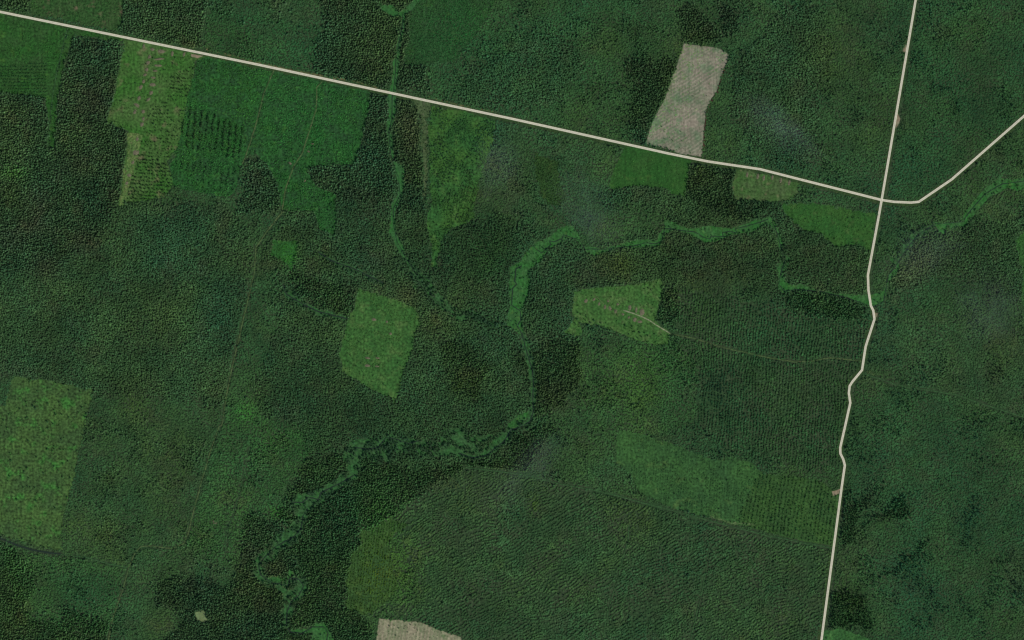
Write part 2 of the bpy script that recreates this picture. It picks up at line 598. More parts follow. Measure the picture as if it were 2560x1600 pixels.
# forest stands ------------------------------------------------------
area('mixed', V((0, 215), (110, 230), (125, 340), (270, 310), (290, 480), (530, 490), (600, 580), (590, 640), (570, 800), (545, 880), (530, 960), (215, 925), (40, 890), (-140, 890), (-140, 215)),
     V((620, 600), (700, 470), (760, 420), (1000, 430), (1020, 640), (1180, 520), (1200, 600), (1205, 760), (1240, 800), (1260, 990), (1300, 1000), (1200, 1100), (960, 1130), (880, 1200), (830, 1400), (860, 1512), (860, 1660), (560, 1660), (560, 1350), (590, 1230), (640, 1220), (690, 1190), (740, 1080), (700, 1000), (620, 980), (600, 900), (640, 830), (680, 700)),
     V((1030, 600), (1110, 520), (1200, 520), (1290, 560), (1400, 590), (1570, 540), (1560, 500), (1440, 460), (1500, 430), (1610, 470), (1630, 380), (1740, 400), (1740, 480), (1860, 490), (1960, 560), (2060, 600), (2060, 740), (1900, 750), (1850, 720), (1730, 640), (1560, 690), (1555, 660), (1360, 690), (1350, 740), (1370, 880), (1330, 950), (1270, 980), (1220, 800), (1130, 760)),
     V((2120, 640), (2200, 560), (2560, 480), (2560, 720), (2419, 720), (2250, 640), (2100, 700)),
     V((1180, 130), (1330, 110), (1350, 170), (1250, 260), (1150, 250), (1080, 240), (1120, 160)),
     Z(2, 0, (0, 240), (330, 250), (520, 400), (470, 560), (300, 700), (0, 780)),
     Z(2, 0, (1590, 470), (1812, 230), (1812, 560), (1812, 900), (1812, 1130), (1560, 820)),
     Z(3, 0, (0, 150), (150, 60), (350, 60), (420, 160), (460, 420), (330, 700), (380, 1150), (0, 1180)),
     amp=3)
area('conifer_west', V((170, 92), (290, 95), (275, 180), (268, 260), (262, 300), (300, 312), (296, 400), (282, 482), (240, 560), (120, 650), (-140, 640), (-140, 218), (0, 222), (110, 232), (128, 345), (140, 235)))
area('conifer_north', Z(0, 0, (885, -300), (1480, -300), (1482, 30), (1440, 320), (1415, 340), (850, 225)))
area('conifer_corner', Z(0, 0, (-300, -300), (215, -300), (205, 92), (100, 70), (-300, 5)))
area('conifer_creek_head', Z(1, 0, (420, -300), (1130, -300), (1120, 20), (1080, 100), (1090, 260), (1060, 420), (1000, 650), (940, 620), (700, 570), (380, 490), (420, 350), (470, 230)))
area('conifer_creek_bank', Z(1, 0, (815, 650), (1000, 690), (1010, 900), (990, 1100), (960, 1440), (560, 1390), (430, 1310), (380, 1240), (380, 1180), (480, 1170), (690, 1165), (720, 1110), (740, 1010), (780, 860), (805, 740)))
area('conifer_east_bank', Z(1, 0, (1010, 470), (1200, 460), (1240, 650), (1010, 640)), Z(1, 0, (1040, 1250), (1220, 1260), (1210, 1512), (1000, 1512)))
area('conifer_mid', Z(1, 0, (-60, 1130), (40, 1130), (100, 1190), (150, 1300), (180, 1400), (200, 1512), (-140, 1512), (-80, 1350)))
area('brown_wood', Z(1, 0, (1000, 690), (1120, 690), (1160, 790), (1150, 1000), (1180, 1300), (1040, 1260), (985, 1100), (975, 900)), Z(1, 1, (1320, 900), (1560, 940), (1660, 1100), (1560, 1320), (1400, 1280), (1330, 1100)),
     Z(2, 1, (0, 1020), (140, 960), (330, 860), (490, 900), (480, 1180), (330, 1400), (160, 1440), (110, 1150)), Z(2, 2, (0, 60), (170, 0), (330, 0), (200, 200), (60, 340), (0, 330)))
area('conifer_south', Z(0, 2, (1770, 620), (1812, 600), (2000, 700), (2100, 1000), (2000, 1400), (1900, 1900), (1150, 1900), (1150, 1512), (1280, 1400), (1290, 1290), (1110, 1285), (1110, 1100), (1300, 1060), (1630, 1130), (1680, 920)))
area('conifer_southwest', Z(0, 2, (-400, 900), (0, 810), (120, 880), (250, 1050), (200, 1250), (190, 1350), (430, 1390), (440, 1260), (570, 1300), (740, 1390), (780, 1420), (780, 1900), (-400, 1900)))
area('conifer_road_side', Z(2, 0, (1270, 1140), (1580, 1190), (1565, 1400), (1590, 1440), (1780, 1430), (1812, 1460), (1700, 1560), (1500, 1540), (1225, 1400)),
     Z(2, 0, (1190, 60), (1260, 30), (1460, 200), (1490, 290), (1210, 290)), Z(2, 0, (1450, 0), (1560, 60), (1610, 110), (1610, 240), (1500, 230)),
     Z(2, 0, (800, 420), (1000, 410), (1180, 420), (1090, 680), (980, 900), (950, 1010), (830, 990), (840, 600)))
area('conifer_strips', Z(3, 2, (540, 370), (580, 420), (600, 560), (680, 480), (830, 390), (840, 420), (700, 540), (620, 620), (640, 830), (700, 650), (820, 620), (860, 580), (940, 440), (990, 560), (1020, 660), (860, 660), (720, 680), (660, 840), (520, 880), (500, 640)),
     Z(3, 2, (1130, 795), (1150, 830), (1000, 960), (860, 1050), (800, 1090), (765, 1080), (840, 1020), (950, 930)), Z(3, 2, (450, 1160), (560, 1160), (720, 1190), (690, 1280), (780, 1440), (500, 1430), (390, 1430), (420, 1280)),
     Z(3, 1, (100, 580), (220, 560), (560, 600), (700, 680), (660, 800), (400, 760), (150, 700)), Z(2, 1, (1085, 540), (1220, 550), (1200, 770), (1050, 750), (1040, 640)), amp=2.5)
area('conifer_stream', V((730, 1090), (860, 1060), (960, 1110), (1200, 1080), (1275, 1000), (1280, 1030), (1240, 1110), (1100, 1110), (960, 1190), (880, 1290), (850, 1400), (870, 1512), (870, 1640), (660, 1640), (650, 1500), (700, 1330), (660, 1210)), V((680, 640), (840, 680), (850, 740), (800, 750), (690, 690)), amp=4)
area('plantation_rows', V((1600, 680), (1850, 730), (2060, 760), (2040, 850), (2010, 900), (2000, 1000), (1985, 1110), (1800, 1100), (1650, 1010), (1650, 860), (1600, 790)), amp=3)
area('row_wood', V((930, 1220), (1100, 1110), (1240, 1120), (1500, 1190), (1960, 1290), (1940, 1660), (1090, 1660), (1000, 1465), (880, 1450), (985, 1400), (950, 1270)), amp=4)

WOODS = sorted(set(AREA.values()))
# clearings ------------------------------------------------------------
area('west_regrowth', Z(0, 0, (-400, 30), (0, 95), (500, 200), (880, 262), (860, 285), (750, 275), (525, 250), (490, 350), (440, 520), (410, 700), (385, 1040), (340, 1040), (345, 850), (320, 690), (0, 650), (-400, 620)))
area('north_regrowth', Z(0, 0, (230, -300), (885, -300), (880, 30), (840, 220), (225, 105), (212, 60)))
area('felled_strip', Z(0, 0, (885, 280), (1060, 300), (1480, 405), (1390, 430), (1370, 540), (1330, 680), (1300, 860), (1280, 1000), (1250, 1060), (1180, 1140), (1240, 1300), (1150, 1400), (890, 1440), (880, 1465), (835, 1460), (870, 1250), (900, 1050), (910, 930), (800, 890), (755, 870), (800, 720), (840, 520)))
area('great_regrowth', Z(0, 0, (1400, 415), (1480, 405), (1812, 480)) + Z(1, 0, (810, 645), (805, 740), (780, 860), (740, 1010), (720, 1110), (690, 1165), (480, 1165), (380, 1180), (370, 1220), (430, 1310), (560, 1380), (575, 1512)) + Z(1, 1, (560, 170), (440, 100)) + Z(1, 0, (420, 1500), (190, 1480), (150, 1300), (100, 1180)) + Z(0, 0, (1812, 1090), (1740, 1100), (1710, 1180), (1660, 1370), (1600, 1400), (1420, 1360), (1240, 1330), (1200, 1170), (1245, 1110), (1230, 1060), (1250, 1060), (1300, 860), (1330, 680), (1380, 500)))
area('creek_regrowth', Z(1, 0, (1200, -200), (1600, -200), (1700, 0), (1560, 250), (1400, 440), (1200, 450), (1060, 460), (1040, 420), (1090, 260), (1100, 60)))
area('creek_meadow',
     Z(1, 0, (870, 20), (900, 40), (960, 30), (1020, 85), (1090, 25), (1170, -60), (1200, -60), (1120, 50), (1050, 110), (1055, 180), (1045, 240), (1025, 330), (1015, 420), (1000, 560), (990, 650), (945, 650), (965, 560), (970, 450), (985, 380), (1000, 290), (1035, 200), (1025, 120), (960, 110), (890, 70)),
     Z(1, 0, (940, 665), (990, 680), (990, 780), (975, 860), (945, 920), (965, 970), (975, 1090), (965, 1140), (1045, 1170), (1050, 1290), (1030, 1400), (990, 1470), (985, 1520)) + Z(1, 1, (990, 130), (1040, 230), (1060, 300), (1090, 330), (1050, 330), (990, 230), (945, 130), (955, 0)) + Z(1, 0, (960, 1440), (1000, 1400), (1010, 1300), (985, 1230), (965, 1150), (945, 1060), (930, 960), (925, 880), (940, 800), (925, 710)),
     Z(1, 1, (1120, 460), (1190, 460), (1230, 490), (1215, 540), (1160, 510)), Z(1, 1, (1250, 570), (1320, 620), (1330, 650), (1270, 640)), Z(1, 1, (1410, 680), (1520, 680), (1530, 730), (1450, 740)),
     amp=1.2)
area('river_meadow',
     Z(2, 1, (360, 90), (440, 85), (465, 150), (360, 190), (330, 220), (250, 250), (210, 340), (130, 385), (130, 540), (80, 660), (70, 760), (85, 850), (110, 980), (95, 980), (60, 860), (0, 810)) + Z(1, 1, (1770, 790), (1800, 650), (1790, 540), (1800, 380)) + Z(2, 1, (60, 340), (110, 250), (180, 200), (270, 160)),
     Z(2, 1, (510, 230), (560, 235), (640, 250), (780, 210), (900, 185), (1020, 185), (1045, 140), (1085, 90), (1065, 50), (1075, 25), (1170, 80), (1270, 105), (1410, 85), (1560, 105), (1700, 55), (1812, 25)) + Z(3, 1, (20, 20), (60, 70), (100, 180), (112, 240), (80, 245), (60, 120), (0, 70)) + Z(2, 1, (1680, 135), (1540, 155), (1440, 198), (1370, 207), (1270, 155), (1150, 115), (1090, 140), (1050, 222), (950, 243), (760, 243), (650, 275), (590, 303), (520, 268)),
     Z(3, 1, (60, 390), (110, 395), (120, 470), (170, 510), (230, 500), (370, 548), (500, 568), (720, 578), (820, 548), (838, 480), (858, 420), (905, 390), (860, 330), (870, 308), (920, 320), (930, 392), (905, 432), (852, 472), (838, 560), (832, 612), (740, 668), (660, 642), (560, 592), (400, 562), (300, 542), (200, 542), (110, 562), (70, 532), (75, 450)),
     Z(3, 1, (1180, 60), (1370, 60), (1390, -10), (1455, -10), (1390, 92), (1275, 112), (1240, 152), (1190, 95)),
     Z(3, 0, (1390, 1500), (1440, 1440), (1540, 1330), (1640, 1260), (1720, 1270), (1960, 1230), (1960, 1300), (1760, 1350), (1700, 1330), (1560, 1400), (1470, 1512), (1440, 1540)),
     Z(1, 2, (1410, 20), (1450, 10), (1470, 80), (1420, 110)), Z(1, 2, (1650, 130), (1760, 70), (1750, 105), (1660, 170)), Z(1, 2, (800, 150), (840, 140), (850, 190), (820, 180)),
     Z(1, 2, (215, 1390), (240, 1440), (390, 1430), (420, 1390), (500, 1390), (505, 1430), (570, 1530), (390, 1530), (400, 1460), (260, 1468)),
     Z(1, 1, (1780, 1490), (1840, 1440), (1960, 1380), (1950, 1420), (1850, 1512), (1780, 1540)), amp=1.3)
area('stream_corridor',
     Z(1, 1, (1050, 300), (1110, 330), (1180, 420), (1240, 480), (1290, 570), (1350, 630), (1440, 670), (1540, 690), (1620, 750), (1760, 780), (1780, 830), (1640, 800), (1520, 755), (1420, 755), (1330, 690), (1250, 650), (1200, 560), (1110, 520), (1080, 400)),
     Z(2, 1, (60, 820), (105, 830), (130, 960), (155, 1060), (172, 1200), (172, 1400), (145, 1480), (60, 1530), (30, 1512), (105, 1455), (130, 1390), (125, 1200), (108, 1060), (80, 940)),
     Z(3, 1, (75, 215), (120, 225), (155, 330), (130, 405), (55, 400), (85, 330)),
     Z(3, 1, (1200, 50), (1190, 100), (1090, 160), (1010, 235), (960, 300), (900, 380), (860, 400), (930, 250), (1000, 160), (1080, 95)),
     Z(1, 1, (180, 500), (225, 520), (330, 620), (450, 680), (650, 735), (640, 765), (440, 715), (300, 650), (200, 590)),
     Z(1, 1, (430, 250), (540, 315), (690, 365), (790, 420), (920, 490), (890, 510), (760, 445), (660, 395), (520, 345), (430, 290)),
     Z(1, 2, (1812, 0), (1812, 60), (1640, 230), (1520, 240), (1400, 200), (1260, 210), (1100, 200), (960, 180), (960, 250), (860, 260), (760, 200), (700, 380), (600, 440), (500, 500), (480, 560), (380, 580), (350, 720), (290, 810), (200, 860), (130, 930), (60, 980), (60, 1060), (180, 1100), (330, 1060), (370, 1140), (320, 1230), (270, 1300), (250, 1400), (210, 1430), (180, 1330), (190, 1180), (60, 1130), (-10, 1040), (-10, 940), (80, 830), (200, 740), (290, 640), (220, 560), (240, 490), (360, 460), (440, 440), (560, 380), (640, 300), (620, 170), (700, 90), (860, 80), (940, 60), (1120, 90), (1300, 110), (1330, 20), (1480, 0), (1540, 60), (1700, 60)), amp=4)
area('river_meadow', Z(1, 2, (1470, 190), (1560, 225), (1640, 200), (1720, 130), (1780, 70), (1800, 40), (1690, 80), (1640, 170), (1560, 200)), Z(1, 2, (160, 1060), (230, 1080), (270, 1030), (230, 1000), (210, 1110), (120, 1100), (60, 1080)),
     Z(2, 1, (360, 120), (470, 150), (500, 215), (520, 240), (480, 215), (440, 175), (380, 185)), amp=2.5)
area('stone_grass', Z(1, 0, (1110, 690), (1235, 725), (1215, 900), (1222, 1100), (1200, 1400), (1185, 1400), (1190, 1180), (1170, 1000), (1180, 850)))
area('centre_field', Z(1, 0, (1240, 755), (1480, 790), (1690, 850), (1680, 1000), (1640, 1110), (1580, 1300), (1545, 1470)) + Z(1, 1, (1550, 30), (1470, 80), (1370, 110), (1310, 200), (1290, 310), (1280, 390), (1240, 370), (1250, 240), (1220, 110), (1210, 20)) + Z(1, 0, (1250, 1440), (1225, 1280), (1225, 900)))
area('bare_felling', Z(2, 0, (1215, 310), (1450, 335), (1535, 385), (1500, 490), (1470, 580), (1450, 650), (1410, 700), (1370, 790), (1365, 900), (1350, 1050), (1350, 1112), (1200, 1085), (950, 1015), (990, 880), (1090, 680), (1140, 540), (1180, 430)), amp=1.0)
area('road_field', Z(2, 0, (800, 1035), (880, 1035), (1265, 1135), (1225, 1390), (1130, 1370), (1090, 1330), (870, 1310), (720, 1340), (680, 1330), (720, 1200)))
area('olive_patch', Z(2, 0, (160, 1080), (320, 1150), (380, 1440), (250, 1460), (160, 1260)), amp=5)
area('pile_field', Z(2, 0, (1580, 1198), (1812, 1236)) + Z(3, 0, (230, 1300), (195, 1392), (110, 1430), (0, 1420)) + Z(2, 0, (1590, 1415), (1565, 1330)))
area('corner_field', Z(3, 0, (100, 1440), (350, 1440), (560, 1480)) + Z(3, 1, (765, 0), (745, 150), (730, 265), (640, 212), (490, 240), (380, 150), (220, 100), (100, -20)), amp=2)
area('pile_clearing', Z(2, 1, (440, 560), (520, 530), (700, 525), (870, 495), (1075, 460), (1050, 600), (1020, 720), (1030, 770), (1110, 840), (1120, 920), (1040, 930), (920, 900), (880, 900), (730, 830), (600, 790), (475, 765), (490, 860), (440, 872), (370, 840), (440, 740), (430, 660)))
area('kite_clearing', Z(1, 1, (720, 530), (890, 580), (1010, 610), (1130, 680), (1165, 780), (1120, 850), (1110, 960), (1090, 1030), (1040, 1110), (1020, 1230), (980, 1340), (965, 1310), (880, 1280), (740, 1200), (610, 1110), (590, 990), (620, 880), (650, 740), (710, 640)))
area('thicket_patch', Z(1, 1, (130, 190), (300, 190), (290, 300), (250, 400), (180, 330), (100, 300)), amp=3)
area('southwest_clearing', Z(0, 1, (90, 1150), (380, 1190), (660, 1250), (640, 1330), (600, 1512)) + Z(0, 2, (560, 170), (530, 330), (490, 490), (450, 650), (430, 760), (445, 880), (250, 850), (0, 765), (-300, 680)) + Z(0, 1, (-300, 1480), (40, 1350)))
area('south_field', Z(2, 2, (760, 20), (950, 60), (1180, 140), (1300, 190), (1440, 240), (1550, 210), (1700, 260), (1780, 340), (1775, 480), (1720, 600), (1720, 700), (1600, 700), (1400, 645), (1130, 570), (900, 470), (840, 340), (740, 260), (735, 150)), amp=2)
area('east_plantation', Z(3, 2, (-60, 330), (330, 370), (500, 470), (520, 480), (468, 845), (230, 810), (-70, 730), (-190, 690), (-190, 600), (-140, 480)), amp=2)
area('yellow_plantation', Z(1, 2, (750, 740), (860, 700), (960, 640), (1060, 700), (930, 820), (960, 950), (1010, 1140), (900, 1270), (800, 1330), (640, 1290), (640, 1130), (670, 950), (740, 830)), amp=5)
area('pale_glade', Z(0, 2, (1378, 1320), (1440, 1300), (1470, 1360), (1445, 1395), (1400, 1380)), amp=0.7)
area('bare_south', Z(1, 2, (870, 1360), (1100, 1380), (1180, 1390), (1260, 1430), (1450, 1490), (1500, 1720), (830, 1720), (850, 1512)), amp=1.0)
area('corner_glade', Z(3, 2, (390, 1450), (500, 1430), (640, 1470), (780, 1530), (780, 1720), (330, 1720), (375, 1512)), amp=2)
area('east_glade', Z(3, 1, (1812, 130), (1750, 200), (1770, 320), (1812, 420), (1790, 560), (1812, 680), (2100, 680), (2100, 130)), amp=3)
area('sand_patch', Z(3, 0, (950, 350), (965, 318), (985, 320), (985, 360), (960, 366)), Z(3, 0, (915, 800), (935, 840), (925, 880), (905, 905), (895, 880)), Z(3, 1, (755, 700), (778, 705), (772, 730), (755, 745)), Z(0, 0, (1350, 380), (1440, 396), (1400, 412), (1355, 402)), Z(3, 2, (450, 460), (515, 440), (500, 475), (460, 490)), amp=0.6)

# lines: tracks, ditches, streams, roads
TRACKS = [
    ('narrow brown forest track running south through the big regrowth from the long road', Z(1, 0, (470, 575), (430, 620), (430, 700), (425, 780), (380, 920), (330, 1080), (270, 1170), (210, 1330), (180, 1512)) + Z(1, 1, (160, 20), (60, 150), (0, 240)) + Z(0, 1, (1800, 420), (1720, 760), (1650, 1060), (1600, 1300), (1570, 1500)) + Z(0, 2, (1550, 0), (1480, 210), (1430, 380), (1370, 600), (1330, 760), (1300, 830), (1220, 865), (1080, 847), (1000, 850), (960, 890), (940, 930), (910, 1000), (870, 1150), (800, 1350), (770, 1500), (750, 1700)), 3.0, 2),
    ('short brown track between two regrowth blocks, west of the longer one', Z(1, 0, (125, 500), (60, 650), (0, 880)) + Z(0, 0, (1745, 1090), (1715, 1160)), 3.0, 2),
    ('pale track crossing the plantation to the junction road from the clearing with brash piles', Z(2, 1, (1040, 800), (1120, 850), (1280, 880), (1450, 935), (1590, 970), (1812, 1018)) + Z(3, 1, (60, 1030), (190, 1050), (300, 1045), (440, 1020), (660, 1045)), 2.6, 2),
    ('thin grassy ride running to the right edge, east of the bend in the winding road', Z(3, 1, (668, 1130), (850, 1190), (960, 1225), (1130, 1250), (1330, 1280), (1520, 1350), (1812, 1440), (2100, 1540)), 2.6, 3),
    ('long straight ride under the large mown field, reaching the winding road', Z(1, 2, (1480, 290), (1812, 330)) + Z(2, 2, (200, 370), (350, 410), (650, 465), (870, 525), (1100, 585), (1500, 695), (1812, 775)) + Z(3, 2, (120, 795), (230, 820), (460, 862)), 2.6, 3),
    ('grassy track below the yellow clearing in the southwest', Z(0, 2, (430, 905), (620, 930), (760, 970), (905, 1000)), 3.0, 2),
    ('faint line of gaps crossing the southern thicket', Z(2, 2, (830, 700), (820, 800), (790, 920), (750, 1080), (700, 1230), (660, 1400), (630, 1700)), 2.4, 2),
    ('second faint line of gaps crossing the southern thicket, nearer the road', Z(2, 2, (1400, 850), (1350, 1150), (1300, 1350), (1220, 1700)), 2.2, 2),
    ('pair of grassy wheel ruts beside the western spruce block', Z(0, 0, (480, 195), (440, 350), (400, 520), (370, 700), (350, 860), (345, 1040)), 2.4, 1),
    ('faint track in the north wood beside the spruce block', Z(0, 0, (1480, 20), (1430, 320)), 2.4, 2),
    ('faint parallel track east of the long forest track', Z(0, 2, (1765, 150), (1700, 450), (1650, 640), (1610, 720), (1590, 900)), 2.0, 2),
]
DITCHES = [
    ('dark ditch running down from the track to the kite shaped clearing', Z(1, 1, (190, 500), (215, 570), (310, 630), (430, 690), (645, 745)), 4.5, 4),
    ('dark overgrown ditch north of the brown wood', Z(1, 1, (440, 270), (530, 330), (680, 385), (780, 430), (900, 490)), 4.5, 4),
    ('dark wide ditch along the foot of the southwest clearing', Z(0, 2, (-300, 700), (0, 790), (120, 840), (250, 880), (430, 905)), 6.0, 5),
]
STREAMS = [
    ('dark stream winding through the bright river meadow in the middle', Z(2, 1, (1812, 42), (1700, 80), (1580, 105), (1590, 135), (1540, 125), (1490, 135), (1495, 165), (1410, 160), (1400, 185), (1350, 165), (1290, 130), (1200, 120), (1120, 105), (1080, 110), (1060, 190), (1020, 215), (940, 210), (840, 235), (760, 240), (660, 255), (560, 250), (520, 260), (480, 190), (420, 170), (365, 150), (355, 180), (300, 200), (265, 190), (275, 220), (210, 280), (170, 250), (150, 220)), 2.6, 2),
    ('dark stream running down the wide end of the river meadow', Z(2, 1, (70, 370), (30, 390), (20, 480), (35, 500), (5, 530), (0, 650), (60, 690), (60, 760), (40, 800), (70, 850), (100, 960), (130, 1060), (150, 1150), (150, 1400), (130, 1470), (60, 1512)) + Z(1, 2, (1812, 20), (1760, 100), (1640, 200), (1540, 222), (1440, 190)), 3.4, 3),
    ('dark stream loops through the trees in the south', Z(1, 2, (1150, 100), (1080, 120), (990, 90), (920, 80), (860, 150), (790, 160), (700, 150)), 3.6, 3),
    ('dark meander of the southern stream below the spruces', Z(1, 2, (705, 340), (600, 400), (460, 470), (440, 520), (370, 500), (330, 540), (250, 540)), 4.0, 4),
    ('dark meander of the southern stream in the spruce stand', Z(1, 2, (370, 580), (330, 640), (320, 720), (270, 780), (190, 820), (140, 850), (60, 930), (20, 980), (30, 1050), (120, 1110), (230, 1125), (240, 1075), (300, 1080), (340, 1130), (300, 1200), (250, 1240), (220, 1320), (215, 1400), (240, 1455), (330, 1462), (400, 1420), (480, 1420), (510, 1460), (490, 1600)), 3.2, 3),
    ('dark stream beside the winding road in the eastern meadow', Z(3, 0, (1960, 1260), (1760, 1290), (1660, 1300), (1540, 1370), (1440, 1480)) + Z(3, 1, (1380, 60), (1180, 75), (1070, 145), (1000, 225), (950, 300), (900, 380), (850, 440), (830, 560), (820, 620), (740, 660), (600, 610), (400, 555), (200, 535), (110, 550), (75, 500), (90, 430), (120, 330), (90, 240), (70, 150), (30, 50)), 2.6, 2),
    ('narrow creek down the northern green meadow strip', Z(1, 0, (1040, 100), (1035, 200), (1010, 300), (990, 420), (985, 560), (965, 700), (962, 850), (940, 920), (945, 980), (955, 1090), (985, 1200), (1010, 1260), (1020, 1380), (975, 1470)) + Z(1, 1, (970, 60), (1000, 200), (1060, 310), (1160, 480), (1280, 620), (1400, 720)), 2.0, 1.5),
]
for _, pts, w, cl in TRACKS: clear_line(pts, cl + 1.9)
for _, pts, w, cl in DITCHES: clear_line(pts, cl)
for _, pts, w, cl in STREAMS: clear_line(pts, cl)
clear_line(ROAD_A, 8.5, (0, 3), -2); clear_line(ROAD_B, 8.5, (3.5, 0), -2)

# canopy colours peculiar to one place
BR, OL, BG, DK, LT = (1.35, 0.9, 1.05), (1.5, 1.25, 0.75), (0.8, 1.0, 1.35), (0.75, 0.78, 0.85), (1.3, 1.4, 1.2)
blob(V((1130, 620), (1090, 560)), 150, 110, (.72, .74, .72))
blob(V((800, 1000), (1050, 1000), (700, 900)), 170, 100, (.82, .84, .8))
blob(V((1480, 630), (1700, 640), (1900, 640)), 130, 60, (.78, .8, .78))
blob(Z(0, 1, (260, 80), (80, 180), (590, 190), (330, 370)), 42, 34, BR)
blob(Z(0, 0, (620, 720), (280, 1420), (560, 1170)), 40, 36, BR, 0.7)
blob(Z(1, 1, (870, 330), (1090, 570)), 40, 30, BR, 0.8)
blob(Z(1, 0, (1080, 820), (1090, 1000)), 40, 70, (1.4, 1.0, 1.1))
blob(Z(2, 1, (650, 390), (1400, 460), (300, 1250)), 60, 40, BR, 0.7)
blob(Z(3, 1, (950, 450), (1130, 310)), 50, 40, (1.7, 1.1, 1.25))
blob(Z(1, 2, (1050, 900), (1000, 1150), (900, 620)), 60, 70, (1.25, 1.25, .9))
blob(Z(1, 2, (1600, 500),), 110, 60, (1.3, 1.0, 0.95))
blob(Z(0, 0, (100, 1220),), 40, 18, (1.2, 1.5, 1.0))
blob(Z(1, 1, (230, 300),), 26, 30, (1.1, 1.7, 0.9))
blob(V((580, 970),), 30, 30, (1.1, 1.5, 1.0))
blob(V((650, 1210),), 24, 20, (1.3, 1.5, 0.8))
blob(Z(1, 2, (350, 100), (100, 150)), 40, 40, (1.2, 1.3, 1.1))
blob(Z(0, 2, (1200, 1350), (950, 1050)), 50, 60, (1.4, 1.05, 0.95), 0.6)
blob(Z(2, 1, (850, 1200), (1000, 1050)), 90, 70, (1.08, 1.14, 0.9), 0.7)
blob(Z(2, 2, (150, 560),), 16, 30, OL)
blob(Z(1, 2, (830, 1050), (830, 900)), 40, 60, OL, 0.9)
blob(Z(2, 1, (750, 350), (650, 110)), 40, 30, OL, 0.7)
blob(Z(1, 1, (1650, 280),), 70, 70, (1.1, 1.2, 0.85), 0.8)
blob(Z(1, 0, (1450, 200),), 70, 60, (0.9, 1.15, 0.95), 0.8)
blob(V((1690, 940), (1700, 900)), 40, 50, (.7, .72, .75))
blob(V((2200, 200), (2300, 330)), 150, 150, (0.85, 0.97, 0.98), 0.7)
blob(V((600, 80),), 130, 60, (0.9, 1.0, 1.0), 0.7)
blob(V((2250, 1150), (2250, 1400)), 200, 170, (0.95, 0.97, 1.0), 0.5)

plot(V((1150, 270), (1240, 290), (1240, 510), (1120, 500)), (1.06, .98, 1.05))
plot(V((0, 1290), (290, 1340), (270, 1500), (60, 1480)), (.94, 1.06, .96))
plot(V((215, 960), (520, 960), (440, 1290), (310, 1290), (290, 1330), (150, 1300)), (1.06, 1.0, .98))
plot(V((540, 960), (700, 1000), (740, 1070), (600, 1230), (560, 1350), (440, 1290)), (.98, 1.1, .98))
plot(V((490, 20), (750, 60), (750, 180), (470, 125)), (.84, .98, .9))
plot(V((2060, 760), (2419, 720), (2419, 980), (2030, 880)), (1.08, 1.0, 1.05))
plot(V((2020, 900), (2419, 990), (2419, 1512), (1950, 1512)), (.9, .97, .98))
plot(V((2170, 0), (2419, 0), (2419, 270), (2180, 470), (2090, 460)), (.84, .96, .96))
plot(V((1360, 820), (1590, 800), (1650, 870), (1640, 1000), (1460, 1050), (1380, 1000)), (1.1, 1.12, 1.0))
plot(V((1010, 0), (1600, 0), (1500, 330), (1010, 230)), (.96, 1.04, 1.0))
# ------------------------------------------------------------------ ground
gm = bpy.data.meshes.new('ground')
gm.from_pydata([(-40000, -40000, 0), (40000, -40000, 0), (40000, 40000, 0), (-40000, 40000, 0)], [], [(0, 1, 2, 3)])
tag(link('ground', gm, ground_mat('forest_floor', gs(38, 62, 34), gs(46, 60, 38), gs(34, 56, 30), 120, 10)), 'dark green forest floor showing between the trees', kind='structure')

MZ = [0.0]
def meadow(key, name, label, base, second, third, z=0.12, **kw):
    MZ[0] += 0.02 + .006 * len(OUT[key])
    z = z + MZ[0]
    mat = ground_mat(name, base, second, third, **kw)
    for i, P in enumerate(OUT[key]):
        lab = label if isinstance(label, str) else label[i]
        sheet(name, P, z + i * .006, mat, lab)

def G(r, g, b):
    k = 0.66 if r < 90 else 0.8
    return tuple(v * k for v in gs(r, g, b))
meadow('west_regrowth', 'grassland', 'green shrubby regrowth at the left edge below the long road', G(42, 88, 34), G(50, 84, 40), G(62, 100, 40), off=1, contrast=.4)
meadow('north_regrowth', 'grassland', 'green regrowth with brownish patches above the long road', G(46, 84, 38), G(58, 84, 44), G(92, 84, 62), off=2, contrast=.4)
meadow('felled_strip', 'grassland', 'yellow green felled strip dotted with brown brash piles below the road', G(58, 104, 40), G(74, 106, 52), G(98, 98, 66), big=90, off=3)
meadow('great_regrowth', 'grassland', 'wide bright green regrowth block south of the road', G(42, 92, 40), G(42, 80, 42), G(58, 104, 44), big=60, off=4, contrast=.45)
meadow('creek_regrowth', 'grassland', 'smooth dark green regrowth east of the creek head', G(44, 82, 42), G(46, 76, 42), G(54, 88, 42), off=5, contrast=.45)
meadow('creek_meadow', 'meadow', ['bright green meadow strip along the creek above the road', 'bright green meadow strip along the creek below the road', 'small bright wet meadow at the foot of the creek', 'smallest wet meadow gap below the creek', 'yellowish wet meadow gap furthest down the creek'], G(52, 108, 50), G(58, 102, 56), G(66, 110, 54), off=6, contrast=.15, big=40)
meadow('river_meadow', 'meadow', ['wide bright green river meadow west of the spruces in the middle', 'long winding bright green river meadow below the long road', 'bright green meadow that the winding road crosses', 'small bright meadow where the eastern stream forks', 'bright green meadow by the right edge', 'small round green glade in the southern stream wood', 'narrow green glade beside the southern stream wood', 'tiny green glade on the southern stream', 'bright green meadow at the bottom edge in a stream bend', 'bright green meadow where the stream turns west', 'thin green strip along the stream bend in the south', 'thin green loop in the southern spruces', 'green neck joining the two halves of the river meadow'], G(48, 104, 44), G(60, 104, 54), G(72, 110, 50), off=7, contrast=.3, big=40)
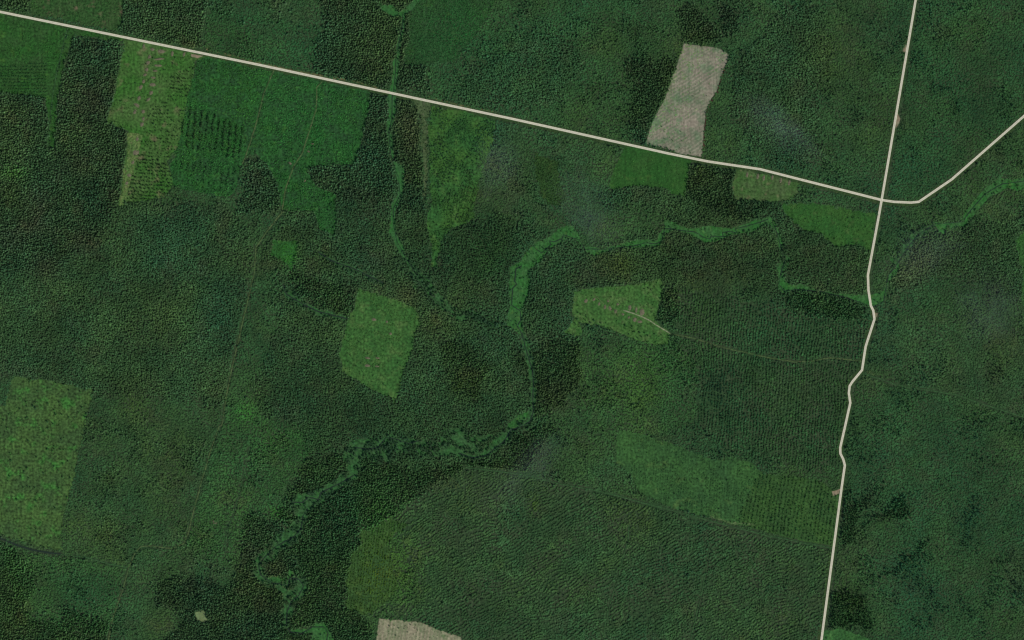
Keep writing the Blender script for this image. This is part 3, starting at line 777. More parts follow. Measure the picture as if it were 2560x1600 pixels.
meadow('stream_corridor', 'grassland', ['wet green gap linking the creek to the centre of the woods', 'narrow wet gap along the stream beside the brown wood', 'short wet gap east of the river meadow', 'wet gap along the dark eastern stream', 'grassy gap along the ditch to the kite shaped clearing', 'grassy gap along the ditch north of the brown wood', 'wet green stream valley winding through the dark woods to the bottom edge'], G(50, 96, 48), G(56, 92, 52), G(66, 104, 54), off=27, contrast=.4, big=35)
meadow('stone_grass', 'grassland', 'pale dry grass streak east of the creek', G(80, 98, 62), G(70, 92, 54), G(100, 108, 78), off=8, contrast=.3, big=40)
meadow('centre_field', 'grassland', 'long yellow green field narrowing south below the road', G(50, 96, 44), G(62, 102, 42), G(78, 112, 54), off=9, contrast=.4, big=100)
meadow('bare_felling', 'bare_field', 'pale brown bare felling with green stripes above the road', G(140, 130, 112), G(126, 124, 102), G(104, 120, 90), off=10, contrast=.2, big=80, third_at=(.5, .66), rows=(58, 12, 0.55, G(82, 106, 74)))
meadow('road_field', 'grassland', 'smooth dark green field below the road', G(42, 88, 34), G(50, 90, 38), G(62, 100, 42), off=11, contrast=.22)
meadow('olive_patch', 'grassland', 'olive green patch in the wood below the road', G(50, 78, 36), G(46, 78, 36), G(60, 82, 38), off=12)
meadow('pile_field', 'grassland', 'olive field with pale brash piles under the road', G(66, 102, 48), G(76, 98, 56), G(96, 98, 66), off=13, contrast=.3, big=50)
meadow('corner_field', 'grassland', 'green field in the corner west of the crossroads', G(46, 92, 38), G(56, 96, 40), G(66, 96, 46), off=14, contrast=.25)
meadow('pile_clearing', 'grassland', 'light green clearing with two rows of brash piles', G(70, 108, 50), G(60, 103, 46), G(84, 110, 60), off=15, contrast=.34, third_at=(.52, .7), big=60)
meadow('kite_clearing', 'grassland', 'kite shaped light green clearing in the dark wood', G(64, 105, 48), G(54, 98, 44), G(80, 112, 56), off=16, contrast=.36, third_at=(.52, .7), big=70)
meadow('thicket_patch', 'grassland', 'small bright green patch beside the forest track', G(48, 104, 42), G(44, 86, 42), G(58, 108, 42), off=17)
meadow('southwest_clearing', 'grassland', 'large mottled yellow green clearing at the left edge', G(70, 100, 48), G(60, 88, 46), G(62, 114, 48), off=18, contrast=.5, big=90, third_at=(.54, .66))
meadow('south_field', 'grassland', 'large pale green field with fine lines above the straight ride', G(60, 100, 48), G(52, 88, 46), G(78, 108, 54), off=19, contrast=.4, big=90, rows=(-4, 11, .4, G(46, 82, 42)))
meadow('east_plantation', 'grassland', 'yellow green plantation rows beside the winding road', G(58, 92, 42), G(52, 84, 42), G(66, 100, 46), off=20)
meadow('yellow_plantation', 'grassland', 'yellow green young plantation in the south', G(62, 92, 42), G(54, 86, 42), G(76, 102, 46), off=21)
meadow('pale_glade', 'meadow', 'small pale yellow round glade near the bottom edge', G(104, 124, 82), G(110, 124, 78), G(116, 128, 88), off=22, contrast=.12, big=30)
meadow('bare_south', 'bare_field', 'pale bare felling at the bottom edge', G(142, 134, 108), G(122, 124, 94), G(100, 116, 78), off=23, contrast=.25, big=50, rows=(10, 13, .5, G(96, 112, 74)))
meadow('corner_glade', 'grassland', 'light green field at the bottom edge beside the road', G(58, 104, 50), G(50, 92, 46), G(72, 110, 56), off=24)
meadow('east_glade', 'grassland', 'green clearing cut by the right edge', G(52, 96, 42), G(48, 84, 42), G(60, 104, 42), off=25)
meadow('sand_patch', 'bare_ground', ['bare pinkish soil beside the northern road', 'pale gravel pull-in beside the northern road', 'pale gravel pull-in at the bend of the winding road', 'brown bare soil by the long road at the felled strip', 'pale green turnout beside the plantation rows'], G(140, 120, 98), G(118, 116, 88), G(128, 122, 92), z=0.2, off=26, contrast=.2, big=20)

# exposed red-brown soil and painted tree shade, eastern edge of bare felling; road verges
soil = ground_mat('soil_and_shade', G(78, 54, 42), G(62, 50, 38), G(96, 70, 54), 20, 6, off=30)
ribbon('bare_ground', dense(Z(2, 0, (1500, 490), (1468, 590), (1448, 660), (1405, 720), (1375, 800), (1362, 900), (1352, 1050))), -1.0, 5.0, 1.24, soil, 'red brown strip of soil and painted tree shade along the edge of the bare felling', vary=.6)
sheet('dry_grass', jag(Z(0, 0, (910, 940), (1010, 960), (985, 1080), (925, 1260), (890, 1440), (848, 1460), (875, 1250), (900, 1050)), 3.5), 1.18, ground_mat('dry_grass', gs(78, 96, 50), gs(66, 94, 46), gs(98, 96, 66), 24, 6, off=36, contrast=.4), 'dry yellowish strip down the west side of the felled strip')
verge = ground_mat('verge_grass', G(92, 92, 58), G(70, 92, 50), G(110, 98, 70), 30, 6, off=31)
dark_verge = ground_mat('verge_dark', G(48, 74, 38), G(56, 78, 40), G(70, 82, 48), 30, 6, off=33)
ribbon('verge', dense(ROAD_A), -14, 9, 0.03, dark_verge, 'dark grassy verge along the long road', vary=.25)
ribbon('verge', dense(ROAD_B), -14, 9, 0.06, dark_verge, 'dark grassy verge along the crossing road', vary=.25, seed=8)
ribbon('verge', dense(Z(0, 0, (1460, 352), (1812, 440)) + Z(1, 0, (150, 480), (500, 545), (700, 578), (860, 622))), -1.5, 4, 1.20, verge, 'pale dry verge north of the long road', vary=.7, seed=9)
ribbon('verge', dense(Z(1, 0, (1200, 680), (1420, 740), (1700, 795))), -2, 3, 1.22, verge, 'short pale dry verge further along the long road', vary=.7, seed=10)
ribbon('verge', dense(Z(2, 2, (1400, 640), (1560, 690), (1640, 690), (1720, 700))), -2, 5, 1.24, ground_mat('pale_verge', G(88, 110, 66), G(74, 102, 56), gs(92, 106, 70), 20, 6, off=32), 'pale strip at the foot of the large pale green field', vary=.8, seed=11)

tr_mat = ground_mat('track_earth', gs(70, 86, 50), gs(60, 80, 44), gs(84, 88, 58), 25, 5, off=40)
tr_dull = ground_mat('track_grass', gs(50, 80, 45), gs(44, 74, 41), gs(60, 86, 50), 25, 5, off=41)
for i, (lab, pts, w, cl) in enumerate(TRACKS):
    ribbon('track', dense(pts, 4, 0.5, i), -w * .6, w * .6, 1.3 + i * .01, tr_mat if i in (0, 1, 2) else tr_dull, lab, vary=.35, seed=i)
ribbon('track', dense(Z(2, 1, (590, 580), (650, 640))), -1.6, 1.6, 1.45, tr_mat, 'short pale trace west of the brash piles', vary=.4)
ribbon('track', dense([(1400 + x / 7.56, 680 + y / 7.56) for x, y in ((1200, 725), (1380, 780), (1560, 850), (1700, 920), (1790, 985), (2080, 1160))]), -1.8, 1.8, 1.48, ground_mat('track_pale', G(138, 140, 110), G(120, 130, 94), G(148, 144, 120), 15, 5, off=42), 'pale cart track down the middle of the clearing with brash piles', vary=.3)

def water_mat():
    m, nt, b = new_mat('dark_water')
    tc = nt.nodes.new('ShaderNodeTexCoord').outputs['Object']
    nt.links.new(mixc(nt, noise_fac(nt, tc, 12, 0.3, 0.7), (0.012, 0.022, 0.014), (0.02, 0.034, 0.02)), b.inputs['Base Color'])
    b.inputs['Roughness'].default_value = 0.25
    b.inputs['Specular IOR Level'].default_value = 0.3
    return m
M_WATER = water_mat()
for i, (lab, pts, w, cl) in enumerate(STREAMS):
    ribbon('water', dense(pts, 3, 0.7, i + 3), -w / 2, w / 2, 1.16 + i * .01, M_WATER, lab, vary=.35, seed=i + 20)
for i, (lab, pts, w, cl) in enumerate(DITCHES):
    ribbon('ditch_water', dense(pts, 3, 0.5, i + 13), -w / 2, w / 2, 1.14, M_WATER, lab, vary=.4, seed=i + 30)

# roads: a pale gravel carriageway between two lighter shoulders
m_lane = plain_mat('gravel', gs(166, 159, 140), 0.12, 7)
m_edge = plain_mat('gravel_shoulder', gs(210, 204, 176), 0.09, 7)
def road(name, pts, z, label):
    P = dense(pts, 8)
    r = bpy.data.objects.new(name, None); COL.objects.link(r)
    tag(r, label, kind='structure')
    ribbon('carriageway', P, -2.0, 2.0, z, m_lane, parent=r)
    for s, t in ((-3.9, -2.0), (2.0, 3.9)):
        ribbon('road_shoulder', P, s, t, z + 0.02, m_edge, parent=r, thick=z + .01)
    return r
road('road', ROAD_A, 1.7, 'long straight pale gravel road from the upper left to the right edge')
road('road', ROAD_B, 1.85, 'pale gravel road from the top edge that winds down to the bottom')

# ------------------------------------------------------------------ woods and thickets
CON = gt(56, 81, 58)
MIX = gt(50, 75, 50)
SMO = gt(39, 64, 39)
plants('thicket_wood', 'smooth dark green young wood covering most of the land', 'clump', 'default', 6.9, 4.7, (3.7, 0.14), SMO, seed=1, var=.09)
plants('mixed_wood', 'coarser dark green mixed wood in the middle and the west', 'broad', 'mixed', 5.5, 3.3, (9.5, 0.2), MIX, seed=2, var=.16)
plants('spruce_scatter', 'dark spruces scattered through the mixed wood', 'conifer', ('mixed', 'default'), 8, 3.6, (12.5, 0.2), CON, seed=3, prob=.6, gaps=(.6, 70, .12))
plants('wood_gaps', 'lone taller trees scattered through the smooth young wood', 'broad', ('default', 'row_wood', 'plantation_rows'), 15, 3.6, (9.5, 0.2), gt(40, 64, 42), seed=4, prob=.4, gaps=(.54, 40, .2))
for i, (k, lab) in enumerate([('conifer_west', 'dark spruce stand at the left edge and beside the felled strip'), ('conifer_north', 'coarse dark spruce block north of the long road'), ('conifer_corner', 'dark spruce wood in the top left corner'),
        ('conifer_creek_head', 'coarse dark spruce stand west of the creek head'), ('conifer_creek_bank', 'dark spruce stand along the west bank of the creek'), ('conifer_east_bank', 'dark spruces on the east bank of the creek'),
        ('conifer_mid', 'dark spruce patch at the end of the regrowth block'), ('conifer_south', 'dark spruce stand around the pale round glade'), ('conifer_southwest', 'dark spruce stand in the bottom left corner'),
        ('conifer_road_side', 'dark spruce stands beside the bare felling and the long road'), ('conifer_strips', 'dark spruce strips in the eastern woods'), ('conifer_stream', 'dark wood filling the bends of the southern stream'), ('brown_wood', 'brownish mature wood in the middle')]):
    plants('spruce_stand', lab, 'conifer', k, 6.0, 3.7, (13.5, 0.22), (MIX * 1.35 if k in ('conifer_strips', 'conifer_southwest') else MIX * 1.25 if k == 'conifer_stream' else CON) if k != 'brown_wood' else gt(58, 82, 54), seed=10 + i, var=.24)
plants('plantation_wood', 'close rows of young trees west of the winding road', 'clump', 'plantation_rows', 11.0, 4.4, (5.2, .2), gt(38, 65, 40), along=6, ang=4, jitter=.15, seed=30, curve=16, prob=.93)
plants('plantation_wood', 'fine wavy rows of young trees in the south', 'clump', 'row_wood', 10, 4.4, (4.8, .16), gt(47, 71, 45), along=6, var=.1, ang=64, jitter=.1, seed=31, curve=42)
def gs2(r, g, b):
    return gt(r, g, b) * 0.72
plants('stream_wood', 'tall dark trees in clumps along the southern stream', 'broad', 'stream_corridor', 5.6, 3.7, (12, .25), gt(40, 60, 42), seed=32, gaps=(.5, 12, .08), var=.2)
plants('stream_wood', 'clumps of willows and spruces standing in the river meadows', 'broad', ('river_meadow', 'creek_meadow'), 5.6, 3.0, (7, .3), gt(40, 64, 42), seed=33, gaps=(.68, 9, .06), var=.2)
def tree_line(name, label, lines, off, radius, height, color, seed, sp=3.6, prob=.85):
    r = np.random.default_rng(seed)
    xs, ys = [], []
    for pts in lines:
        P = dense(pts, sp / S, 0.4, seed)
        d = np.gradient(P, axis=0); d /= np.linalg.norm(d, axis=1)[:, None] + 1e-9
        n = np.stack([-d[:, 1], d[:, 0]], 1)
        sgn = np.where(n[:, 0] * .75 + n[:, 1] * .66 > 0, 1, -1)      # the side towards the sun, south or east of the line
        Q = P + n * (sgn * off / S)[:, None] + r.normal(0, .8, P.shape)
        k = r.random(len(Q)) < prob * np.clip((fnoise(Q[:, 0], Q[:, 1], 30, seed) - .33) / .2, 0, 1)
        xs.append(Q[k, 0]); ys.append(Q[k, 1])
    LINE[0] = (np.concatenate(xs), np.concatenate(ys))
    plants(name, label, 'broad', list(AREA), 1, radius, height, color, seed=seed, var=.15)
    LINE[0] = None
tree_line('hedgerow', 'taller bushes lining the long forest track and its side tracks', [TRACKS[0][1][6:], TRACKS[1][1], TRACKS[5][1], TRACKS[8][1], TRACKS[10][1]], 4.5, 2.8, (7, .25), gt(30, 48, 32), 81)
tree_line('hedgerow', 'taller bushes lining the rides in the south and the east', [t[1] for t in TRACKS[2:5]] + [TRACKS[6][1], TRACKS[7][1]], 4.2, 2.8, (7, .25), gt(30, 48, 32), 82)
tree_line('hedgerow', 'taller trees lining the dark ditches', [t[1] for t in DITCHES], 5.0, 3.4, (10, .25), gt(38, 58, 38), 83)
tree_line('hedgerow', 'taller trees on the sunny side of the winding road', [ROAD_B], 15.0, 3.2, (10, .25), gt(38, 60, 38), 84)
# shrubs and saplings on the clearings
plants('shrubs', 'shrubs filling the green regrowth at the left edge', 'shrub', 'west_regrowth', 6.0, 2.2, (2.6, .3), gs2(46, 86, 40), seed=40, prob=.6, gaps=(.45, 22, .3))
plants('shrubs', 'rows of shrubs along the foot of the left regrowth', 'shrub', 'west_regrowth', 12, 2.8, (4.2, .25), gs2(38, 70, 38), along=5, ang=90, jitter=.15, seed=41, poly=Z(0, 0, (0, 470), (330, 440), (330, 700), (0, 650)))
plants('shrubs', 'shrubs on the regrowth above the road', 'shrub', 'north_regrowth', 6.0, 2.3, (2.8, .3), gs2(48, 84, 42), seed=42, prob=.6, gaps=(.5, 22, .25))
plants('shrubs', 'low shrubs all over the wide regrowth block', 'shrub', 'great_regrowth', 5.0, 2.4, (3.2, .35), gs2(42, 88, 42), seed=43, prob=.85, gaps=(.42, 20, .25), var=.3)
plants('sapling_rows', 'dark north south rows of young spruces in the regrowth block', 'conifer', 'great_regrowth', 22, 3.8, (8, .3), gs2(28, 53, 31), along=4.0, ang=7, jitter=.14, seed=44, curve=8, gaps=(.34, 30, .25), poly=Z(0, 0, (1320, 740), (1450, 780), (1600, 850), (1740, 900), (1735, 1080), (1680, 1130), (1480, 1080), (1285, 1040), (1290, 900)))
plants('sapling_rows', 'lower rows of young spruces beside the short track', 'conifer', 'great_regrowth', 22, 3.2, (6.5, .3), gs2(28, 54, 32), along=5.5, ang=8, jitter=.16, seed=45, curve=8, prob=.7, poly=Z(0, 0, (1240, 1120), (1400, 1130), (1700, 1190), (1650, 1360), (1400, 1330), (1340, 1220), (1230, 1180)))
plants('shrubs', 'tall shrubs at the south end of the regrowth block', 'broad', 'great_regrowth', 9, 3.0, (6, .3), gs2(38, 68, 40), seed=46, prob=.5, gaps=(.55, 24, .15), poly=Z(1, 0, (0, 1080), (700, 1000), (700, 1512), (0, 1512)))
plants('shrubs', 'low shrubs on the regrowth east of the creek', 'shrub', 'creek_regrowth', 5.2, 2.5, (2.8, .25), gs2(38, 76, 40), seed=47, prob=.8)
plants('sapling_rows', 'dark dotted rows of saplings on the east side of the felled strip', 'conifer', 'felled_strip', 13.5, 2.7, (6, .3), gs2(30, 52, 32), along=6.5, ang=92, jitter=.2, seed=48, prob=.8, gaps=(.42, 30, .3), poly=Z(0, 0, (1170, 560), (1390, 450), (1330, 700), (1280, 1060), (1220, 1130), (1000, 1070), (1010, 940), (1050, 790), (1180, 700)))
plants('sapling_rows', 'dotted sapling rows on the south end of the felled strip', 'conifer', 'felled_strip', 13.5, 3.1, (7, .3), gs2(28, 50, 31), along=6.5, ang=94, jitter=.2, seed=49, poly=Z(0, 0, (985, 1080), (1080, 1110), (1240, 1200), (1250, 1310), (1150, 1410), (890, 1440), (930, 1270)))
plants('shrubs', 'scattered shrubs on the west side of the felled strip', 'shrub', 'felled_strip', 8, 2.0, (2.8, .3), gs2(42, 76, 36), seed=50, prob=.5, gaps=(.5, 24, .2))
plants('shrubs', 'shrubs on the long yellow green field', 'shrub', 'centre_field', 5.2, 2.5, (3.4, .3), gs2(46, 78, 40), seed=51, prob=.85, gaps=(.46, 34, .2))
plants('shrubs', 'taller bushes closing in on the edges of the long yellow green field', 'broad', 'centre_field', 7, 3.0, (5.5, .3), gs2(42, 70, 40), seed=71, prob=.8, gaps=(.57, 26, .1))
plants('shrubs', 'shrubs in the pale grass streak', 'shrub', 'stone_grass', 6, 2.4, (3.4, .3), gs2(52, 72, 44), seed=52, prob=.5)
plants('shrubs', 'sparse seedlings on the bare felling', 'shrub', 'bare_felling', 13, 1.5, (1.6, .3), gs2(56, 84, 52), along=6, ang=-32, jitter=.2, seed=53, prob=.45, gaps=(.5, 40, .25))
for q, (pb, pl) in enumerate([(.5, Z(2, 0, (1180, 300), (1540, 320), (1480, 460), (1400, 600), (1330, 780), (1240, 1000), (940, 1030))), (.6, Z(2, 0, (1180, 300), (1330, 310), (1330, 420), (1270, 600), (1200, 780), (1090, 980), (940, 1030))), (.8, Z(2, 0, (1180, 300), (1270, 310), (1240, 480), (1180, 640), (1110, 800), (1020, 960), (940, 1030)))]):
    plants('grass_tufts', ['sparse lines of grass tufts across the bare felling', 'lines of grass tufts on the west half of the bare felling', 'dense grass along the west edge of the bare felling'][q], 'shrub', 'bare_felling', 8, 2.6, (.7, .3), gt(74, 104, 66) * .8, along=4.5, ang=58, jitter=.25, seed=90 + q, prob=pb, gaps=(.5, 18, .3), poly=pl)
plants('shrubs', 'low shrubs on the smooth field below the road', 'shrub', 'road_field', 6, 2.2, (2.0, .25), gs2(44, 84, 38), seed=54, prob=.5)
plants('shrubs', 'shrubs on the olive patch', 'shrub', 'olive_patch', 5.6, 2.7, (4, .3), gs2(48, 74, 38), seed=55, prob=.85)
plants('shrubs', 'shrubs on the olive field with pale piles', 'shrub', 'pile_field', 8, 1.8, (2, .3), gs2(52, 80, 40), seed=56, prob=.5)
plants('shrubs', 'low shrubs on the corner field', 'shrub', 'corner_field', 6.5, 2.2, (2.4, .3), gs2(46, 84, 38), seed=57, prob=.6)
plants('shrubs', 'scattered shrubs on the clearing with two rows of piles', 'shrub', 'pile_clearing', 9, 2.0, (3, .35), gs2(44, 78, 38), seed=58, prob=.6, gaps=(.5, 26, .2))
plants('shrubs', 'shrubs on the kite shaped clearing', 'shrub', 'kite_clearing', 6, 2.2, (2.8, .3), gs2(46, 78, 40), seed=59, prob=.7, gaps=(.5, 30, .3))
plants('shrubs', 'bright shrubs on the small patch beside the track', 'shrub', 'thicket_patch', 5.6, 2.4, (3, .3), gs2(44, 84, 40), seed=60, prob=.8)
plants('shrubs', 'shrubs scattered over the large southwest clearing', 'shrub', 'southwest_clearing', 9, 2.2, (2.6, .35), gs2(46, 76, 40), seed=61, prob=.35, gaps=(.52, 26, .16))
plants('shrubs', 'low lines of shrubs on the large pale field', 'shrub', 'south_field', 9, 2.4, (3.0, .3), gs2(44, 74, 42), along=5, ang=4, jitter=.2, seed=62, prob=.75, gaps=(.5, 40, .3))
plants('sapling_rows', 'north south sapling rows beside the winding road', 'conifer', 'east_plantation', 14, 3.2, (6, .3), gs2(44, 76, 42), along=5, ang=10, jitter=.16, seed=63, curve=8, prob=.9)
plants('sapling_rows', 'sapling rows in the yellow green young plantation', 'conifer', 'yellow_plantation', 10, 3.0, (5.5, .25), gs2(44, 72, 36), along=5, ang=8, jitter=.25, seed=64, prob=.85)
plants('shrubs', 'shrubs on the bare felling at the bottom edge', 'shrub', 'bare_south', 13, 1.6, (2, .4), gs2(50, 78, 46), along=7, ang=10, jitter=.2, seed=65, prob=.4)
plants('shrubs', 'shrubs on the field at the bottom edge by the road', 'shrub', 'corner_glade', 7, 2.2, (2.4, .3), gs2(48, 84, 42), seed=66, prob=.6)
plants('shrubs', 'shrubs on the clearing at the right edge', 'shrub', 'east_glade', 6.5, 2.6, (3.4, .3), gs2(46, 80, 40), seed=67, prob=.7)
plants('shrubs', 'low willow bushes in the river meadows', 'shrub', ('river_meadow', 'creek_meadow'), 6, 2.0, (2.4, .4), gs2(42, 76, 42), seed=68, prob=.5, gaps=(.55, 12, .12))

# ------------------------------------------------------------------ single trees on the clearings
TREE_FOL = [foliage_mat('tree_foliage_%d' % i, tuple(gt(*c))) for i, c in enumerate([(30, 54, 34), (36, 66, 36), (44, 78, 38)])]
tr = np.random.default_rng(17)
def build_tree(i, conifer):
    root = bpy.data.objects.new('spruce_tree' if conifer else 'birch_tree', None)
    COL.objects.link(root)
    t = MB()
    if conifer:
        taper(t, (0, 0, 0), (0, 0, 7.6), 0.22, 0.03)
        for k in range(8):
            q = tr.uniform(0, 6.28); z = 1.2 + k * 0.65
            taper(t, (0, 0, z), (1.6 * math.cos(q) * (1 - z / 8), 1.6 * math.sin(q) * (1 - z / 8), z - 0.2), .05, .015, 4)
        c = conifer_crown(tr, 7, 7, 0.1); sc = (2.5, 2.5, 8.0)
    else:
        taper(t, (0, 0, 0), (0, 0, 4.4), 0.2, 0.07)
        for k in range(6):
            q = tr.uniform(0, 6.28); z = 2 + k * 0.4
            taper(t, (0, 0, z), (1.5 * math.cos(q), 1.5 * math.sin(q), z + 1.4), .08, .03, 4)
        c = broad_crown(tr, 14, 60); sc = (2.9, 2.9, 6.8)
    c.v = [(x * sc[0], y * sc[1], z * sc[2]) for x, y, z in c.v]
    tm = t.mesh('trunk', M_BARK); cm = c.mesh('crown', TREE_FOL[i % 3])
    for nm, me in (('trunk', tm), ('crown', cm)):
        o = bpy.data.objects.new(nm, me); COL.objects.link(o); o.parent = root
    return root
protos = [build_tree(i, i % 2 == 0) for i in range(6)]
used = [False] * 6
def place_tree(i, x, y, s, label, group):
    src = protos[i]
    if not used[i]:
        r = src; used[i] = True
    else:
        r = src.copy(); COL.objects.link(r)
        for ch in src.children:
            c = ch.copy(); COL.objects.link(c); c.parent = r
    wx, wy = W(x, y)
    r.location = (wx, wy, 0.8); r.scale = (s, s, s * tr.uniform(.85, 1.15)); r.rotation_euler = (0, 0, tr.uniform(0, 6.28))
    tag(r, label, 'tree', group)
    return r
def scatter_trees(n, key, where, group, poly=None, con=0.6, size=(.75, 1.25), cell=24):
    if poly is not None: P = np.array(poly)
    else: P = np.concatenate(OUT[key])
    lo, hi = np.maximum(P.min(0), 4), np.minimum(P.max(0), (2556, 1596))
    k = 0; tries = 0
    while k < n and tries < 40000:
        tries += 1
        x, y = tr.uniform(lo[0], hi[0]), tr.uniform(lo[1], hi[1])
        if owner[int(y + MG), int(x + MG)] != AREA[key]: continue
        if poly is not None and not inside(P, np.array([x]), np.array([y]))[0]: continue
        if fnoise(np.array([x]), np.array([y]), cell, 5)[0] < tr.uniform(.35, .62): continue
        c = tr.random() < con
        i = int(tr.integers(0, 3)) * 2 + (0 if c else 1)
        kind = 'spruce' if c else 'broad tree'
        sz = tr.uniform(*size)
        A = np.concatenate(OUT[key]); l, h = np.maximum(A.min(0), 0), np.minimum(A.max(0), (2560, 1600))
        u, v = (x - l[0]) / (h[0] - l[0]), (y - l[1]) / (h[1] - l[1])
        part = ('north', '', 'south')[min(2, int(v * 3))] + ('west', '', 'east')[min(2, int(u * 3))]
        part = {'': 'middle'}.get(part, part)
        big = 'small ' if sz < size[0] + .17 else 'tall ' if sz > size[1] - .17 else ''
        place_tree(i, x, y, sz, '%slone %s in the %s of %s' % (big, kind, part, where), big + 'lone %ss in the %s of the %s' % (kind, part, group))
        k += 1
for n, key, where, grp, kw in [
    (95, 'southwest_clearing', 'the large mottled clearing at the left edge', 'southwest clearing', dict(size=(.95, 1.6))),
    (40, 'pile_clearing', 'the clearing with two rows of brash piles', 'clearing with piles', dict(size=(.9, 1.4), poly=Z(2, 1, (440, 680), (620, 760), (800, 780), (960, 820), (1120, 840), (1120, 930), (880, 910), (600, 800), (380, 840)))),
    (18, 'pile_clearing', 'the clearing with two rows of brash piles', 'clearing with piles', dict(poly=Z(2, 1, (930, 500), (1075, 460), (1020, 760), (930, 640)))),
    (40, 'felled_strip', 'the yellow green felled strip', 'felled strip', {}),
    (14, 'kite_clearing', 'the kite shaped clearing', 'kite shaped clearing', {}),
    (16, 'south_field', 'the large pale green field', 'large pale field', {}),
    (12, 'bare_felling', 'the bare felling above the road', 'bare felling', dict(size=(.6, .95))),
    (10, 'bare_south', 'the bare felling at the bottom edge', 'southern bare felling', dict(size=(.7, 1.2))),
    (20, 'centre_field', 'the long yellow green field', 'long yellow green field', {}),
    (14, 'river_meadow', 'the bright river meadow', 'river meadow', dict(con=.3)),
    (15, 'corner_field', 'the green field by the crossroads', 'corner field', {})]:
    scatter_trees(n, key, where, grp, **kw)
print('plants', TOTAL[0])

# ------------------------------------------------------------------ brash piles
M_BRASH = plain_mat('brash', gs(94, 90, 70), 0.35, 2.5)
M_STICK = plain_mat('cut_branches', gs(108, 98, 80), 0.3, 2.0)
br = np.random.default_rng(5)
def pile(x, y, lx, ly, ang, label, group):
    n, m = 14, 5
    root = bpy.data.objects.new('brash_pile', None); COL.objects.link(root)
    root.location = (*W(x, y), 0.9); root.rotation_euler = (0, 0, math.radians(ang))
    tag(root, label, 'brash pile', group)
    vs, fs = [(0, 0, 1.5 + br.uniform(-.2, .2))], []
    for j in range(1, m + 1):
        q = j / m
        for i in range(n):
            a = 2 * math.pi * i / n
            k = q * (1 + (br.uniform(-.22, .22) if j > 1 else 0))
            vs.append((lx / 2 * k * math.cos(a), ly / 2 * k * math.sin(a), max(0, 1.5 * (1 - q ** 2) + br.uniform(-.3, .3) * (1 - q)) if j < m else 0))
    for i in range(n):
        fs.append((0, 1 + i, 1 + (i + 1) % n))
        for j in range(m - 1):
            a, b = 1 + j * n, 1 + (j + 1) * n
            fs.append((a + i, b + i, b + (i + 1) % n, a + (i + 1) % n))
    me = bpy.data.meshes.new('heap'); me.from_pydata(vs, [], fs)
    link('heap', me, M_BRASH, root)
    st = MB()
    for k in range(26):
        a, q = br.uniform(0, 6.28), math.sqrt(br.random()) * .85
        c = np.array([lx / 2 * q * math.cos(a), ly / 2 * q * math.sin(a), 1.5 * (1 - q * q) + .25])
        d = br.uniform(0, 3.14); L = br.uniform(1.5, 3.5)
        v = np.array([math.cos(d), math.sin(d), br.uniform(-.15, .15)]) * L / 2
        taper(st, c - v, c + v, .16, .07, 4, 1)
    o = link('cut_branches', st.mesh('cut_branches', M_STICK), None, root)
    o['kind'] = 'stuff'
ORD = 'first second third fourth fifth sixth seventh eighth ninth tenth eleventh twelfth thirteenth fourteenth fifteenth sixteenth'.split()
def F(p): return (260 + p[0] / 10.08, 80 + p[1] / 10.08)
def C5(p): return (1400 + p[0] / 7.56, 680 + p[1] / 7.56)
def pile_line(pts, sizes, tmpl, group):
    for i, (p, s) in enumerate(zip(pts, sizes)):
        pile(p[0], p[1], s[0], s[1], s[2], tmpl % ORD[i], group)
H, VT, SQ = (25, 9, 0), (18, 8, 82), (16, 12, 60)
g1 = 'brash piles on the felled strip'
pile_line([F(p) for p in ((1150, 630), (1110, 780), (1080, 950), (1030, 1080), (1000, 1240), (930, 1390))] + Z(0, 0, (985, 695), (968, 745), (955, 792)), [SQ] * 3 + [(14, 9, 30), SQ, SQ, SQ, (22, 12, -30), (18, 10, 60)],
          'brown brash pile, %s from the north in the west line on the felled strip', g1)
pile_line([F(p) for p in ((1450, 490), (1390, 680), (1370, 845), (1290, 980), (1240, 1150), (1230, 1330))] + Z(0, 0, (1070, 658), (1050, 705), (1015, 790), (1015, 842), (1005, 882)), [(28, 13, 0), (40, 8, 6), (28, 8, -4), (20, 6, 0), (18, 7, -5), (22, 14, 0), SQ, (20, 8, 45), SQ, (16, 9, 80), SQ],
          'brown brash pile, %s from the north in the east line on the felled strip', g1)
pile_line([F(p) for p in ((1000, 360), (1220, 440), (1720, 550), (2020, 560))], [VT, (16, 12, 0), (20, 9, 80), (18, 8, 75)],
          'brown brash pile just below the long road, %s from the west on the felled strip', g1)
pile_line(Z(0, 0, (972, 985), (960, 1080), (940, 1150), (915, 1240), (898, 1295)), [SQ, (26, 22, 20), SQ, (18, 14, 0), SQ],
          'brown brash pile, %s from the north on the narrow south end of the felled strip', g1)
g2 = 'brash piles on the light green clearing'
pile_line([C5(p) for p in ((490, 550), (640, 520), (910, 550), (1090, 610), (1320, 680), (1440, 720), (1550, 760))], [SQ, (14, 7, 50), (9, 8, 0), (9, 9, 0), (20, 12, 85), (20, 9, 85), (24, 18, 70)],
          'pinkish brash pile, %s from the west in the row north of the cart track', g2)
pile_line([C5(p) for p in ((740, 600), (850, 660), (945, 690), (1050, 740), (1190, 800), (1300, 860), (1410, 900), (1510, 940))], [(14, 8, 70), (16, 9, 80), (18, 11, -60), (16, 11, 80), (10, 8, 0), (11, 7, 60), (18, 13, 60), (18, 9, 0)],
          'pinkish brash pile, %s from the west in the row south of the cart track', g2)
g3 = 'brash piles on the olive field under the road'
pile_line(Z(2, 0, (1665, 1238), (1740, 1250), (1782, 1258)) + Z(3, 0, (30, 1258), (90, 1278), (150, 1293)), [(20, 9, 80)] * 6,
          'pale brash pile, %s from the west on the olive field under the road', g3)
g4 = 'brash piles on the kite shaped clearing'
